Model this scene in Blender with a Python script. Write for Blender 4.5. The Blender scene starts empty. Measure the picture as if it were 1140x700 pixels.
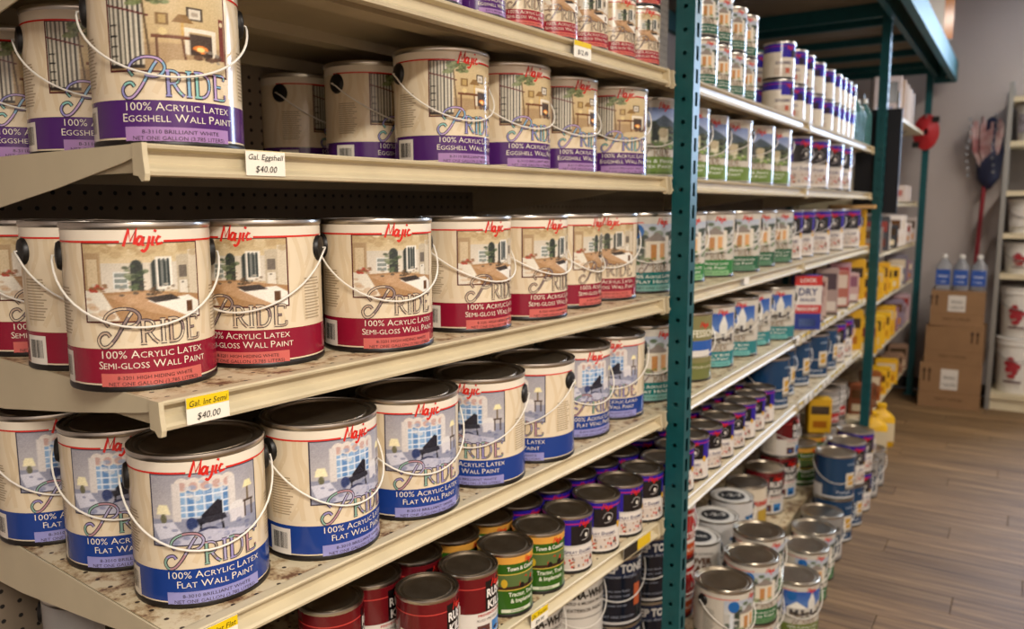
import bpy, math, random
import numpy as np

# ------------------------------------------------------------------ camera
CAMX, CAMZ, YAW, PITCH, ROLL, FPX = 0.6966, 1.4604, 0.5751, 0.1355, -0.0031, 878.4
scn = bpy.context.scene
COL = scn.collection
def cam_basis():
    fw = np.array([-math.sin(YAW)*math.cos(PITCH), math.cos(YAW)*math.cos(PITCH), -math.sin(PITCH)])
    r = np.array([math.cos(YAW), math.sin(YAW), 0.0])
    u = np.cross(r, fw)
    c, s = math.cos(ROLL), math.sin(ROLL)
    return fw, c*r+s*u, -s*r+c*u, np.array([CAMX, 0.0, CAMZ])
FW, RT, UP, CAM = cam_basis()
from mathutils import Matrix, Vector
cd = bpy.data.cameras.new('camera'); co = bpy.data.objects.new('camera', cd); COL.objects.link(co)
M = Matrix(((RT[0], UP[0], -FW[0], CAM[0]), (RT[1], UP[1], -FW[1], CAM[1]), (RT[2], UP[2], -FW[2], CAM[2]), (0, 0, 0, 1)))
co.matrix_world = M
cd.sensor_width = 36.0; cd.lens = FPX/1140*36; cd.clip_start = 0.02
cd.dof.use_dof = True; cd.dof.focus_distance = 1.05; cd.dof.aperture_fstop = 4.6
scn.camera = co

# ------------------------------------------------------------------ world, lights, exposure
scn.view_settings.view_transform = 'Standard'
try: scn.view_settings.look = 'None'
except Exception: pass
scn.view_settings.gamma = 1.0; scn.view_settings.use_curve_mapping = False
scn.view_settings.exposure = -0.14
w = bpy.data.worlds.new('world'); scn.world = w; w.use_nodes = True
w.node_tree.nodes['Background'].inputs[0].default_value = (0.9, 0.82, 0.72, 1)
w.node_tree.nodes['Background'].inputs[1].default_value = 0.06
def area(name, loc, target, sx, sy, power, color):
    l = bpy.data.lights.new(name, 'AREA'); l.shape = 'RECTANGLE'; l.size = sx; l.size_y = sy
    l.energy = power; l.color = color
    o = bpy.data.objects.new(name, l); COL.objects.link(o); o.location = loc
    d = Vector(target)-Vector(loc); o.rotation_euler = d.to_track_quat('-Z', 'Y').to_euler()
    return o
WIN = (0.98, 1.40, 1.62, 3.02)      # high window in the far wall, right of the picture
area('daylight_window', ((WIN[0]+WIN[1])/2, 7.10, (WIN[2]+WIN[3])/2), ((WIN[0]+WIN[1])/2, 0, (WIN[2]+WIN[3])/2), WIN[1]-WIN[0], WIN[3]-WIN[2], 180, (0.56, 0.72, 1.0))
LAMPS = [((1.95, -0.55, 2.70), 150), ((1.75, 1.9, 2.95), 44), ((1.45, 4.8, 2.95), 62)]

# ------------------------------------------------------------------ helpers
R = math.radians
def lin(c):
    if isinstance(c, str):
        c = c.lstrip('#'); c = tuple(int(c[i:i+2], 16)/255 for i in (0, 2, 4))
    return tuple((x/12.92 if x <= 0.04045 else ((x+0.055)/1.055)**2.4) for x in c[:3])
def linarr(a): return np.where(a <= 0.04045, a/12.92, ((a+0.055)/1.055)**2.4)
rng = random.Random(7)

def px_z(x, y, z):
    d = FW + RT*(x-570)/FPX - UP*(y-350)/FPX
    return CAM + d*(z-CAM[2])/d[2]
def px_y(x, y, Y):
    d = FW + RT*(x-570)/FPX - UP*(y-350)/FPX
    return CAM + d*Y/d[1]
def px_x(x, y, X):
    d = FW + RT*(x-570)/FPX - UP*(y-350)/FPX
    return CAM + d*(X-CAM[0])/d[0]
def behind(P, r):
    d = np.array(P[:2])-CAM[:2]; d /= np.hypot(*d)
    return P[0]+r*d[0], P[1]+r*d[1]

# materials -----------------------------------------------------------
def mat(name, col, rough=0.5, metal=0.0, var=0.0, scale=20.0, bump=0.0, col2=None, coat=0.0, trans=0.0, ior=1.45):
    m = bpy.data.materials.new(name); m.use_nodes = True
    nt = m.node_tree; b = nt.nodes['Principled BSDF']
    c = lin(col)
    b.inputs['Base Color'].default_value = (*c, 1); b.inputs['Roughness'].default_value = rough
    b.inputs['Metallic'].default_value = metal; b.inputs['Coat Weight'].default_value = coat
    b.inputs['Transmission Weight'].default_value = trans; b.inputs['IOR'].default_value = ior
    if var > 0 or bump > 0:
        tc = nt.nodes.new('ShaderNodeTexCoord'); n = nt.nodes.new('ShaderNodeTexNoise')
        n.inputs['Scale'].default_value = scale; n.inputs['Detail'].default_value = 5
        nt.links.new(tc.outputs['Object'], n.inputs['Vector'])
        if var > 0:
            r = nt.nodes.new('ShaderNodeValToRGB')
            r.color_ramp.elements[0].position = 0.3; r.color_ramp.elements[1].position = 0.7
            c2 = lin(col2) if col2 else tuple(x*(1-var) for x in c)
            r.color_ramp.elements[0].color = (*c2, 1); r.color_ramp.elements[1].color = (*c, 1)
            nt.links.new(n.outputs['Fac'], r.inputs['Fac']); nt.links.new(r.outputs['Color'], b.inputs['Base Color'])
        if bump > 0:
            bp = nt.nodes.new('ShaderNodeBump'); bp.inputs['Strength'].default_value = bump; bp.inputs['Distance'].default_value = 0.002
            nt.links.new(n.outputs['Fac'], bp.inputs['Height']); nt.links.new(bp.outputs['Normal'], b.inputs['Normal'])
    return m
def nmath(nt, op, a, b=None, c=None):
    n = nt.nodes.new('ShaderNodeMath'); n.operation = op
    for i, v in enumerate((a, b, c)):
        if v is None: continue
        if isinstance(v, (int, float)): n.inputs[i].default_value = v
        else: nt.links.new(v, n.inputs[i])
    return n.outputs[0]
def dots_mask(nt, ax, p1, p2, rad, off=(0, 0)):
    tc = nt.nodes.new('ShaderNodeTexCoord'); s = nt.nodes.new('ShaderNodeSeparateXYZ')
    nt.links.new(tc.outputs['Object'], s.inputs[0])
    fs = []
    for a, p, o in zip(ax, (p1, p2), off):
        f = nmath(nt, 'FRACT', nmath(nt, 'MULTIPLY_ADD', s.outputs[a], 1.0/p, 100.0+o))
        fs.append(nmath(nt, 'MULTIPLY', nmath(nt, 'SUBTRACT', f, 0.5), p))
    d = nmath(nt, 'SQRT', nmath(nt, 'ADD', nmath(nt, 'MULTIPLY', fs[0], fs[0]), nmath(nt, 'MULTIPLY', fs[1], fs[1])))
    return nmath(nt, 'LESS_THAN', d, rad), s
def mix_into(nt, fac, colA, colB):
    mx = nt.nodes.new('ShaderNodeMix'); mx.data_type = 'RGBA'
    for sock, v in ((mx.inputs[0], fac), (mx.inputs[6], colA), (mx.inputs[7], colB)):
        if isinstance(v, (int, float)): sock.default_value = v
        elif isinstance(v, tuple): sock.default_value = (*v, 1)
        else: nt.links.new(v, sock)
    return mx.outputs[2]
def print_mat():
    m = bpy.data.materials.new('printed_label'); m.use_nodes = True
    nt = m.node_tree; b = nt.nodes['Principled BSDF']
    a = nt.nodes.new('ShaderNodeVertexColor'); a.layer_name = 'print'
    nt.links.new(a.outputs['Color'], b.inputs['Base Color'])
    b.inputs['Roughness'].default_value = 0.17; b.inputs['Specular IOR Level'].default_value = 0.5
    return m
def pegboard(name, base, hole, p=0.0254, axes=('Y', 'Z'), rad=0.0036):
    m = mat(name, base, 0.75, var=0.25, scale=8); nt = m.node_tree; b = nt.nodes['Principled BSDF']
    src = b.inputs['Base Color'].links[0].from_socket
    mask, _ = dots_mask(nt, axes, p, p, rad)
    nt.links.new(mix_into(nt, mask, src, lin(hole)), b.inputs['Base Color'])
    return m
def shelf_top_mat():
    m = mat('shelf_deck_enamel', '#d6c7a6', 0.5); nt = m.node_tree; b = nt.nodes['Principled BSDF']
    tc = nt.nodes.new('ShaderNodeTexCoord'); n = nt.nodes.new('ShaderNodeTexNoise')
    n.inputs['Scale'].default_value = 26; n.inputs['Detail'].default_value = 9; n.inputs['Roughness'].default_value = 0.72
    nt.links.new(tc.outputs['Object'], n.inputs['Vector'])
    r = nt.nodes.new('ShaderNodeValToRGB'); e = r.color_ramp.elements
    e[0].position = 0.39; e[0].color = (*lin('#6b4a33'), 1); e[1].position = 0.54; e[1].color = (*lin('#d2c3a2'), 1)
    k = e.new(0.46); k.color = (*lin('#b59d78'), 1)
    nt.links.new(n.outputs['Fac'], r.inputs['Fac'])
    mask, s = dots_mask(nt, ('X', 'Y'), 0.034, 0.034, 0.0030)
    nt.links.new(mix_into(nt, mask, r.outputs['Color'], lin('#3a2c20')), b.inputs['Base Color'])
    return m
MT = dict(
    printed=print_mat(),
    tin=mat('tinplate', '#c9c4ba', 0.28, 1.0),
    lid=mat('lid_tinplate', '#a89a86', 0.42, 1.0, var=0.2, scale=60),
    lidbright=mat('bright_lid_tinplate', '#cfc3ae', 0.30, 1.0, var=0.15, scale=50),
    lidwhite=mat('white_lid_enamel', '#d8d4cb', 0.35),
    dark=mat('dark_seam_enamel', '#17120f', 0.4),
    ear=mat('black_plastic_ear', '#141210', 0.42),
    wire=mat('white_coated_wire', '#e6e1d6', 0.3),
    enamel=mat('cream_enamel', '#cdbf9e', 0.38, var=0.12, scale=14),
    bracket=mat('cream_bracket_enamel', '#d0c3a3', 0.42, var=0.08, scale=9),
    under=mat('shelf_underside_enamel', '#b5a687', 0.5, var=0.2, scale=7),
    deck=shelf_top_mat(),
    peg=pegboard('dark_pegboard', '#7c6e5c', '#0c0907'),
    pegl=pegboard('cream_pegboard', '#a89a80', '#2a221a'),
    teal=mat('teal_enamel', '#095256', 0.40, var=0.2, scale=30),
    teallt=mat('pale_teal_enamel', '#33696e', 0.55, var=0.12, scale=12),
    wall=mat('grey_wall_paint', '#b8aca6', 0.85, var=0.06, scale=3),
    ceil=mat('ceiling_paint', '#b9b2a8', 0.9),
    ply=mat('plywood_deck', '#8d7c68', 0.8, var=0.2, scale=6),
    card=mat('brown_cardboard', '#8c6a48', 0.8, var=0.1, scale=12),
    white=mat('white_plastic', '#dcd8d0', 0.4),
    black=mat('black_board', '#0d0e16', 0.55),
    paper=mat('white_card_tag', '#e8e2d2', 0.6),
    yellow=mat('yellow_tag_card', '#e3c21c', 0.6),
    ink=mat('black_ink', '#16130f', 0.7),
    red=mat('red_plastic', '#b3252a', 0.4),
    redmetal=mat('red_painted_metal', '#8f1f2c', 0.4),
    bluebag=mat('blue_grey_fabric', '#2a2f4c', 0.7),
    clear=mat('clear_plastic', '#e9eef4', 0.12, trans=0.85, ior=1.3),
    tealclear=mat('teal_tinted_plastic', '#5f9a9a', 0.2, trans=0.6, ior=1.3),
    yplastic=mat('yellow_plastic', '#d9a90f', 0.4),
    oplastic=mat('orange_brown_plastic', '#8a4a1c', 0.5),
    steel=mat('grey_steel', '#8d8b86', 0.45, 0.7),
    glass=mat('door_glass', '#eef4fa', 0.02, trans=1.0, ior=1.1),
)

# mesh helpers ---------------------------------------------------------
def mesh(name, V, F, mats, fm=None, colors=None, smooth=False, angle=35):
    me = bpy.data.meshes.new(name); me.from_pydata([tuple(v) for v in V], [], F)
    for m in mats: me.materials.append(m)
    if fm is not None: me.polygons.foreach_set('material_index', fm)
    if colors is not None:
        at = me.color_attributes.new('print', 'FLOAT_COLOR', 'CORNER'); buf = []
        for f, c in zip(F, colors):
            if isinstance(c, list):
                for k in c: buf.extend((*k, 1.0))
            else: buf.extend((*c, 1.0)*len(f))
        at.data.foreach_set('color', buf)
    if smooth:
        me.polygons.foreach_set('use_smooth', [True]*len(F))
        try: me.set_sharp_from_angle(angle=R(angle))
        except Exception: pass
    me.update(); return me
class MB:
    def __init__(s): s.V, s.F, s.M = [], [], []
    def add(s, V, F, mi=0):
        o = len(s.V); s.V += [tuple(map(float, v)) for v in V]; s.F += [tuple(i+o for i in f) for f in F]; s.M += [mi]*len(F); return s
    def box(s, a, b, mi=0):
        (x0, y0, z0), (x1, y1, z1) = a, b
        V = [(x, y, z) for z in (z0, z1) for y in (y0, y1) for x in (x0, x1)]
        return s.add(V, [(0, 2, 3, 1), (4, 5, 7, 6), (0, 1, 5, 4), (2, 6, 7, 3), (0, 4, 6, 2), (1, 3, 7, 5)], mi)
    def slab(s, a, b, top, bottom):
        s.box(a, b, bottom); s.M[-5] = top; return s
    def prism(s, prof, axis, a, b, mi=0):
        # prof: list of 2D points; axis: 'y' -> (x,z) profile extruded along y ; 'x' -> (y,z); 'z' -> (x,y)
        n = len(prof)
        f = {'y': lambda p, t: (p[0], t, p[1]), 'x': lambda p, t: (t, p[0], p[1]), 'z': lambda p, t: (p[0], p[1], t)}[axis]
        V = [f(p, a) for p in prof]+[f(p, b) for p in prof]
        F = [tuple(range(n))[::-1], tuple(range(n, 2*n))]+[(i, (i+1) % n, n+(i+1) % n, n+i) for i in range(n)]
        return s.add(V, F, mi)
    def lathe(s, prof, n=32, mi=0, c=(0, 0, 0), mfun=None):
        o = len(s.V)
        for r, z in prof:
            for i in range(n):
                a = 2*math.pi*i/n; s.V.append((c[0]+r*math.cos(a), c[1]+r*math.sin(a), c[2]+z))
        for j in range(len(prof)-1):
            for i in range(n):
                k = (i+1) % n
                s.F.append((o+j*n+i, o+j*n+k, o+(j+1)*n+k, o+(j+1)*n+i)); s.M.append(mfun(j) if mfun else mi)
        for j, rev in ((0, True), (len(prof)-1, False)):
            if prof[j][0] > 1e-6:
                f = [o+j*n+i for i in range(n)]
                s.F.append(tuple(f[::-1] if rev else f)); s.M.append(mi)
        return s
    def tube(s, pts, r, n=6, mi=0):
        pts = [np.array(p, float) for p in pts]; o = len(s.V); N = len(pts)
        up = np.array([0.123, 0.31, 0.94])
        for i, p in enumerate(pts):
            t = pts[min(i+1, N-1)]-pts[max(i-1, 0)]; t /= (np.linalg.norm(t)+1e-12)
            a = np.cross(t, up); a /= (np.linalg.norm(a)+1e-9); b = np.cross(a, t)
            rr = r[i] if isinstance(r, (list, tuple)) else r
            for k in range(n):
                q = 2*math.pi*k/n; s.V.append(tuple(p+rr*(math.cos(q)*a+math.sin(q)*b)))
        for i in range(N-1):
            for k in range(n):
                l = (k+1) % n; s.F.append((o+i*n+k, o+i*n+l, o+(i+1)*n+l, o+(i+1)*n+k)); s.M.append(mi)
        s.F.append(tuple(o+k for k in range(n))[::-1]); s.M.append(mi)
        s.F.append(tuple(o+(N-1)*n+k for k in range(n))); s.M.append(mi)
        return s
    def mesh(s, name, mats, smooth=False, angle=35):
        return mesh(name, s.V, s.F, mats if isinstance(mats, (list, tuple)) else [mats], s.M, None, smooth, angle)
def link(name, me, parent=None, loc=None, rotz=None):
    o = bpy.data.objects.new(name, me); COL.objects.link(o)
    if parent is not None: o.parent = parent
    if loc is not None: o.location = loc
    if rotz is not None: o.rotation_euler = (0, 0, rotz)
    return o
def tag(o, label=None, cat=None, group=None, kind=None):
    if label: o['label'] = label
    if cat: o['category'] = cat
    if group: o['group'] = group
    if kind: o['kind'] = kind
    return o
def thing(name, label, cat, loc, rotz=0, group=None):
    o = link(name, None, None, loc, rotz); o.empty_display_size = 0.05
    return tag(o, label, cat, group)

# flat text ------------------------------------------------------------
_tc = {}
def text2d(s, bold=0.0):
    k = (s, bold)
    if k in _tc: return _tc[k]
    c = bpy.data.curves.new('t', 'FONT'); c.body = s; c.size = 1.0; c.resolution_u = 2; c.offset = bold
    o = bpy.data.objects.new('t', c); COL.objects.link(o)
    dg = bpy.context.evaluated_depsgraph_get(); dg.update()
    e = o.evaluated_get(dg); me = e.to_mesh()
    V = np.array([v.co[:2] for v in me.vertices]) if len(me.vertices) else np.zeros((0, 2))
    F = [tuple(p.vertices) for p in me.polygons]
    e.to_mesh_clear(); bpy.data.objects.remove(o); bpy.data.curves.remove(c)
    if len(V): V[:, 0] -= V[:, 0].min()
    _tc[k] = (V, F); return _tc[k]
def smallcaps(s, bold=0.0, small=0.78):
    x = 0; VV = []; FF = []; n = 0
    for wi, word in enumerate(s.split(' ')):
        if wi: x += 0.26
        for part, sc in ((word[0], 1.0), (word[1:].upper(), small)) if not word[0].isdigit() else ((word, 1.0),):
            if not part: continue
            V, F = text2d(part, bold)
            if not len(V): continue
            W = V*sc + np.array([x, 0]); VV.append(W); FF += [tuple(i+n for i in f) for f in F]; n += len(V)
            x = W[:, 0].max()+0.05
    return np.concatenate(VV), FF

# print on a cylinder --------------------------------------------------
class Print:
    """Flat print wrapped on a can of radius r; x = arc position in metres, z = height."""
    def __init__(s, r, flat=False): s.r, s.flat = r, flat; s.V, s.F, s.C, s.patches = [], [], [], []
    def P(s, x, z, lift):
        if s.flat: return (lift, x, z)
        a = x/s.r; q = s.r+lift; return (q*math.cos(a), q*math.sin(a), z)
    def poly(s, V, F, col, lift):
        o = len(s.V); s.V += [s.P(x, z, lift) for x, z in V]; s.F += [tuple(i+o for i in f) for f in F]; s.C += [col]*len(F)
    def rect(s, x0, x1, z0, z1, col, lift):
        n = 1 if s.flat else max(1, int(abs(x1-x0)/s.r/R(6))); o = len(s.V)
        for i in range(n+1):
            x = x0+(x1-x0)*i/n; s.V += [s.P(x, z0, lift), s.P(x, z1, lift)]
        for i in range(n): s.F.append((o+2*i, o+2*i+2, o+2*i+3, o+2*i+1)); s.C.append(col)
    def full(s, z0, z1, col, lift): s.rect(-math.pi*s.r, math.pi*s.r, z0, z1, col, lift)
    def text(s, t, xc, z, h, col, lift, width=None, caps=False, bold=0.0, align='c', slant=0):
        V, F = smallcaps(t, bold) if caps else text2d(t, bold)
        if not len(V): return
        W = V*(h/0.70)
        if slant: W = W+np.stack([W[:, 1]*slant, 0*W[:, 1]], 1)
        w = W[:, 0].max()
        if width: W = W*np.array([width/w, 1]); w = width
        x0 = xc-w/2 if align == 'c' else xc
        s.poly(W+np.array([x0, z]), F, col, lift)
    def stroke(s, pts, wd, col, lift, smooth=True):
        p = np.array(pts, float)
        if smooth and len(p) > 2:      # Catmull-Rom
            q = [p[0]]
            for i in range(len(p)-1):
                a, b, c, d = p[max(i-1, 0)], p[i], p[i+1], p[min(i+2, len(p)-1)]
                for t in (0.25, 0.5, 0.75, 1.0):
                    q.append(0.5*((2*b)+(-a+c)*t+(2*a-5*b+4*c-d)*t*t+(-a+3*b-3*c+d)*t**3))
            p = np.array(q)
        n = len(p); t = np.zeros_like(p); t[1:-1] = p[2:]-p[:-2]; t[0] = p[1]-p[0]; t[-1] = p[-1]-p[-2]
        t /= (np.linalg.norm(t, axis=1)[:, None]+1e-9); nn = np.stack([-t[:, 1], t[:, 0]], 1)
        o = len(s.V)
        for i in range(n):
            k = i/(n-1); wv = wd(k) if callable(wd) else wd
            for sg in (1, -1):
                v = p[i]+nn[i]*wv/2*sg; s.V.append(s.P(v[0], v[1], lift))
        for i in range(n-1):
            s.F.append((o+2*i, o+2*i+1, o+2*i+3, o+2*i+2)); s.C.append(col(i/(n-1)) if callable(col) else col)
    def disc(s, x, z, rx, rz, col, lift, n=14):
        s.poly([(x, z)]+[(x+k*rx*math.cos(2*math.pi*i/n), z+k*rz*math.sin(2*math.pi*i/n)) for k in (.5, 1) for i in range(n)],
               [(0, 1+i, 1+(i+1) % n) for i in range(n)]+[(1+i, 1+n+i, 1+n+(i+1) % n, 1+(i+1) % n) for i in range(n)], col, lift)
    def raster(s, img, x0, x1, z0, z1, lift):
        h, w = img.shape[:2]; o = len(s.V)
        for j in range(h):
            for i in range(w): s.V.append(s.P(x0+(x1-x0)*i/(w-1), z1+(z0-z1)*j/(h-1), lift))
        L = linarr(img)
        for j in range(h-1):
            for i in range(w-1):
                s.F.append((o+(j+1)*w+i, o+(j+1)*w+i+1, o+j*w+i+1, o+j*w+i))
                s.C.append([tuple(L[j+1, i]), tuple(L[j+1, i+1]), tuple(L[j, i+1]), tuple(L[j, i])])
    def mesh(s, name): return mesh(name, s.V, s.F, [MT['printed']], None, s.C, not s.flat, 60) if s.F else None
    def join(s, *others):
        for t in others:
            o = len(s.V); s.V += t.V; s.F += [tuple(i+o for i in f) for f in t.F]; s.C += t.C
        return s

class Let:
    """the lettering of one label, kept as three prints: brand script, large word, text lines"""
    def __init__(s, r): s.brand, s.word, s.t, s.more = Print(r), Print(r), Print(r), []
    def text(s, *a, **k): s.line().text(*a, **k)
    def line(s):
        s.more.append(Print(s.t.r)); return s.more[-1]
    def prints(s): return tuple(('lettering', m) for m in s.more)+(('brand_script', s.brand), ('large_word', s.word), ('lettering', s.t))
# little painter for the pictures on the labels ---------------------------
class Art:
    def __init__(s, w=92, h=80, ss=3, bg='#c9b28c'):
        s.w, s.h, s.ss = w*ss, h*ss, ss; s.a = np.zeros((s.h, s.w, 3)); s.a[:] = s.c(bg)
        s.X, s.Y = np.meshgrid((np.arange(s.w)+0.5)/s.w, (np.arange(s.h)+0.5)/s.h); s.g = np.random.RandomState(3)
    def c(s, c): c = c.lstrip('#'); return np.array([int(c[i:i+2], 16)/255 for i in (0, 2, 4)])
    def put(s, m, col, al=1.0): s.a[m] = s.a[m]*(1-al)+s.c(col)*al
    def rect(s, x0, y0, x1, y1, col, al=1.0): s.put((s.X >= x0) & (s.X <= x1) & (s.Y >= y0) & (s.Y <= y1), col, al)
    def ell(s, x, y, rx, ry, col, al=1.0): s.put(((s.X-x)/rx)**2+((s.Y-y)/ry)**2 < 1, col, al)
    def poly(s, pts, col, al=1.0):
        m = np.zeros_like(s.X, bool); n = len(pts)
        for i in range(n):
            (xa, ya), (xb, yb) = pts[i], pts[(i+1) % n]
            if ya == yb: continue
            cr = ((s.Y >= min(ya, yb)) & (s.Y < max(ya, yb))) & (s.X < (xb-xa)*(s.Y-ya)/(yb-ya)+xa); m ^= cr
        s.put(m, col, al)
    def line(s, x0, y0, x1, y1, wd, col):
        d = np.array([x1-x0, y1-y0]); L = (d**2).sum()+1e-9
        t = np.clip(((s.X-x0)*d[0]+(s.Y-y0)*d[1])/L, 0, 1)
        s.put((s.X-x0-t*d[0])**2+(s.Y-y0-t*d[1])**2 < (wd/2)**2, col)
    def spots(s, x0, y0, x1, y1, n, r, cols, al=0.8):
        for i in range(n):
            x, y = s.g.uniform(x0, x1), s.g.uniform(y0, y1); k = s.g.uniform(0.5, 1.2)*r
            s.ell(x, y, k, k*s.g.uniform(0.5, 1.1), cols[s.g.randint(len(cols))], al)
    def vgrad(s, x0, y0, x1, y1, ca, cb):
        m = (s.X >= x0) & (s.X <= x1) & (s.Y >= y0) & (s.Y <= y1); t = ((s.Y-y0)/(y1-y0))[m][:, None]
        s.a[m] = s.c(ca)*(1-t)+s.c(cb)*t
    def out(s):
        k = s.ss; o = s.a.reshape(s.h//k, k, s.w//k, k, 3).mean((1, 3)); n = s.g.normal(0, .018, o.shape[:2])
        return np.clip(o+n[:, :, None], .02, .98)
def art_fireplace():
    a = Art(bg='#c4ad82'); a.vgrad(0, 0, 1, .7, '#cdb98f', '#bfa577'); a.rect(0, .66, 1, 1, '#a98e68')
    a.rect(0, 0, .30, .97, '#cfc8b4')
    for i in range(7): a.rect(.01+i*.042, 0, .027+i*.042, .95, '#4d4a44' if i % 2 else '#2f2d2a')
    a.line(0, .22, .34, .34, .02, '#5b2020'); a.rect(0, .93, .3, .97, '#2f2a26')
    for y in (.45, .58, .70, .82): a.rect(.015, y, .08, y+.018, '#1e1c1a')
    a.line(.30, .12, .34, .80, .018, '#5d4a33'); a.spots(.18, 0, .50, .22, 46, .035, ['#55603a', '#6d7a4a', '#7f8a5c', '#3f4a2c'])
    a.rect(.64, .20, .78, .36, '#40362c'); a.rect(.66, .22, .76, .34, '#d8d0bf'); a.rect(.68, .26, .74, .31, '#a99d8c')
    a.rect(.60, .45, .90, .50, '#e6ddca'); a.rect(.62, .50, .66, .78, '#ded3bd'); a.rect(.86, .50, .90, .78, '#ded3bd')
    a.rect(.66, .52, .86, .78, '#4a3c33'); a.ell(.75, .70, .07, .05, '#e0813a'); a.ell(.75, .70, .035, .03, '#ffd98a')
    a.rect(.40, .30, .50, .44, '#7d6038'); a.rect(.42, .32, .48, .42, '#b59a62')
    a.rect(.36, .56, .66, .60, '#6b3f26'); a.line(.40, .6, .40, .86, .018, '#5a3520'); a.line(.60, .6, .62, .86, .018, '#5a3520')
    a.poly([(.52, .40), (.58, .30), (.64, .30), (.70, .40)], '#8a6a3f'); a.rect(.595, .40, .615, .56, '#c9a45a'); a.ell(.45, .52, .035, .045, '#d9c48c')
    a.rect(.935, .28, .99, .82, '#6e2f22'); a.ell(.962, .34, .02, .03, '#d8c7a0')
    a.poly([(.5, .86), (.98, .80), (1, 1), (.40, 1)], '#c9b48c'); a.spots(.68, .72, .92, .84, 18, .035, ['#5b4030', '#8b8478', '#3b2c24'])
    return a.out()
def art_kitchen():
    a = Art(bg='#c7b08c'); a.vgrad(0, 0, 1, .25, '#b39a6e', '#cdbb96'); a.vgrad(0, .25, 1, .62, '#c9c0ae', '#d6cdbd')
    a.rect(0, .12, .16, .62, '#a98f6b'); a.rect(.03, .2, .13, .58, '#cbb896')
    for x in (.40, .56): a.rect(x, .30, x+.10, .66, '#343a36'); a.ell(x+.05, .30, .05, .09, '#343a36')
    a.rect(.60, .18, .74, .60, '#e5dfd2')
    for x in (.62, .655, .69): a.rect(x, .24, x+.028, .56, '#39413f'); a.ell(x+.014, .24, .014, .04, '#39413f')
    a.rect(.26, .36, .38, .58, '#d5d5ce'); 
    for y in (.38, .45, .52): a.rect(.27, y, .37, y+.05, '#828a84')
    a.spots(.34, .28, .52, .62, 22, .03, ['#5c6a4c', '#3c4736', '#7c8468'])
    a.rect(.78, .16, .90, .72, '#b7aa92'); a.rect(.90, .10, 1, .72, '#ccbfa6'); a.rect(.80, .3, .88, .46, '#6b6257'); a.rect(.80, .5, .88, .68, '#d9d2c2')
    a.poly([(0, .64), (.5, .60), (1, .70), (1, 1), (0, 1)], '#a58058')
    a.poly([(.18, .66), (.60, .62), (.98, .84), (.80, 1), (.52, .88)], '#b8946f')
    a.poly([(.52, .74), (.88, .70), (1, .80), (1, 1), (.86, .98)], '#e8e2d6'); a.poly([(.50, .70), (.72, .67), (.80, .74), (.58, .77)], '#3b3430')
    a.poly([(0, .60), (.16, .62), (.30, .98), (0, 1)], '#e1dac9'); a.spots(.04, .52, .20, .62, 16, .03, ['#a43527', '#c9bfa8', '#7f5a3c'])
    a.spots(.1, .0, .5, .1, 10, .03, ['#dfd3b4', '#a88d62']); a.spots(.54, .58, .64, .68, 8, .025, ['#5a4530', '#2d2a24'])
    a.rect(.86, .78, .92, .92, '#5a3a22'); a.spots(.0, .0, 1, .16, 18, .05, ['#a88f66', '#d2c29e', '#bda67c'], .5); a.spots(.3, .5, .9, .66, 26, .022, ['#6b5a48', '#d8cdb8', '#8d7a62', '#46403a'], .7); a.spots(.0, .66, .5, .98, 14, .05, ['#b58a62', '#96704c', '#c9a680'], .4)
    return a.out()
def art_piano():
    a = Art(bg='#a9a7ac'); a.vgrad(0, 0, 1, .62, '#9c9aa2', '#b9b4b4'); a.rect(0, .62, 1, 1, '#8f92a4')
    a.rect(.24, .16, .72, .62, '#c9d3df')
    for i in range(6): a.rect(.25+i*.078, .2, .31+i*.078, .60, '#5c84b4' if i % 2 else '#86a8cc')
    for y in (.30, .42, .52): a.rect(.24, y, .72, y+.02, '#dfe4ea')
    for i in range(5): a.ell(.29+i*.1, .15, .07, .10, '#d8cfc6'); a.ell(.29+i*.1, .17, .04, .06, '#b98f86', .7)
    a.spots(.24, .1, .74, .6, 26, .03, ['#c7cdd6', '#9fb4cc', '#e0dcd8', '#7f9cc2'], .6); a.rect(.20, .12, .27, .66, '#d3cdc8'); a.rect(.69, .12, .76, .66, '#d3cdc8')
    a.poly([(.44, .60), (.59, .40), (.63, .43), (.63, .65), (.45, .67)], '#23232d'); a.poly([(.40, .64), (.65, .61), (.67, .69), (.42, .73)], '#2c2d38'); a.ell(.36, .70, .05, .09, '#33406a')
    a.line(.44, .70, .42, .90, .02, '#1d1c22'); a.line(.62, .70, .64, .90, .02, '#1d1c22'); a.ell(.5, .84, .09, .07, '#3a3f5c')
    a.rect(.05, .46, .15, .54, '#e0d6a6'); a.poly([(.04, .56), (.07, .42), (.15, .42), (.18, .56)], '#efe6bd'); a.ell(.11, .62, .03, .07, '#6c6a52')
    a.poly([(0, .70), (.20, .66), (.28, .84), (.06, .92)], '#ccccd8'); a.ell(.78, .60, .09, .11, '#d9d6d4'); a.rect(.70, .60, .86, .78, '#cfccd0')
    a.poly([(.84, .34), (.87, .24), (.93, .24), (.96, .34)], '#eadfae'); a.rect(.885, .34, .905, .52, '#6b5b42'); a.rect(.84, .52, .96, .55, '#4a3c34'); a.line(.86, .55, .86, .76, .016, '#4a3c34'); a.line(.94, .55, .94, .76, .016, '#4a3c34')
    a.poly([(.1, .96), (.5, .80), (.9, .92), (1, 1), (.1, 1)], '#b6b6c6'); a.spots(.1, .72, .9, .98, 30, .03, ['#7c82a6', '#c5c4cf', '#5f6688'], .5)
    return a.out()
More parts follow.
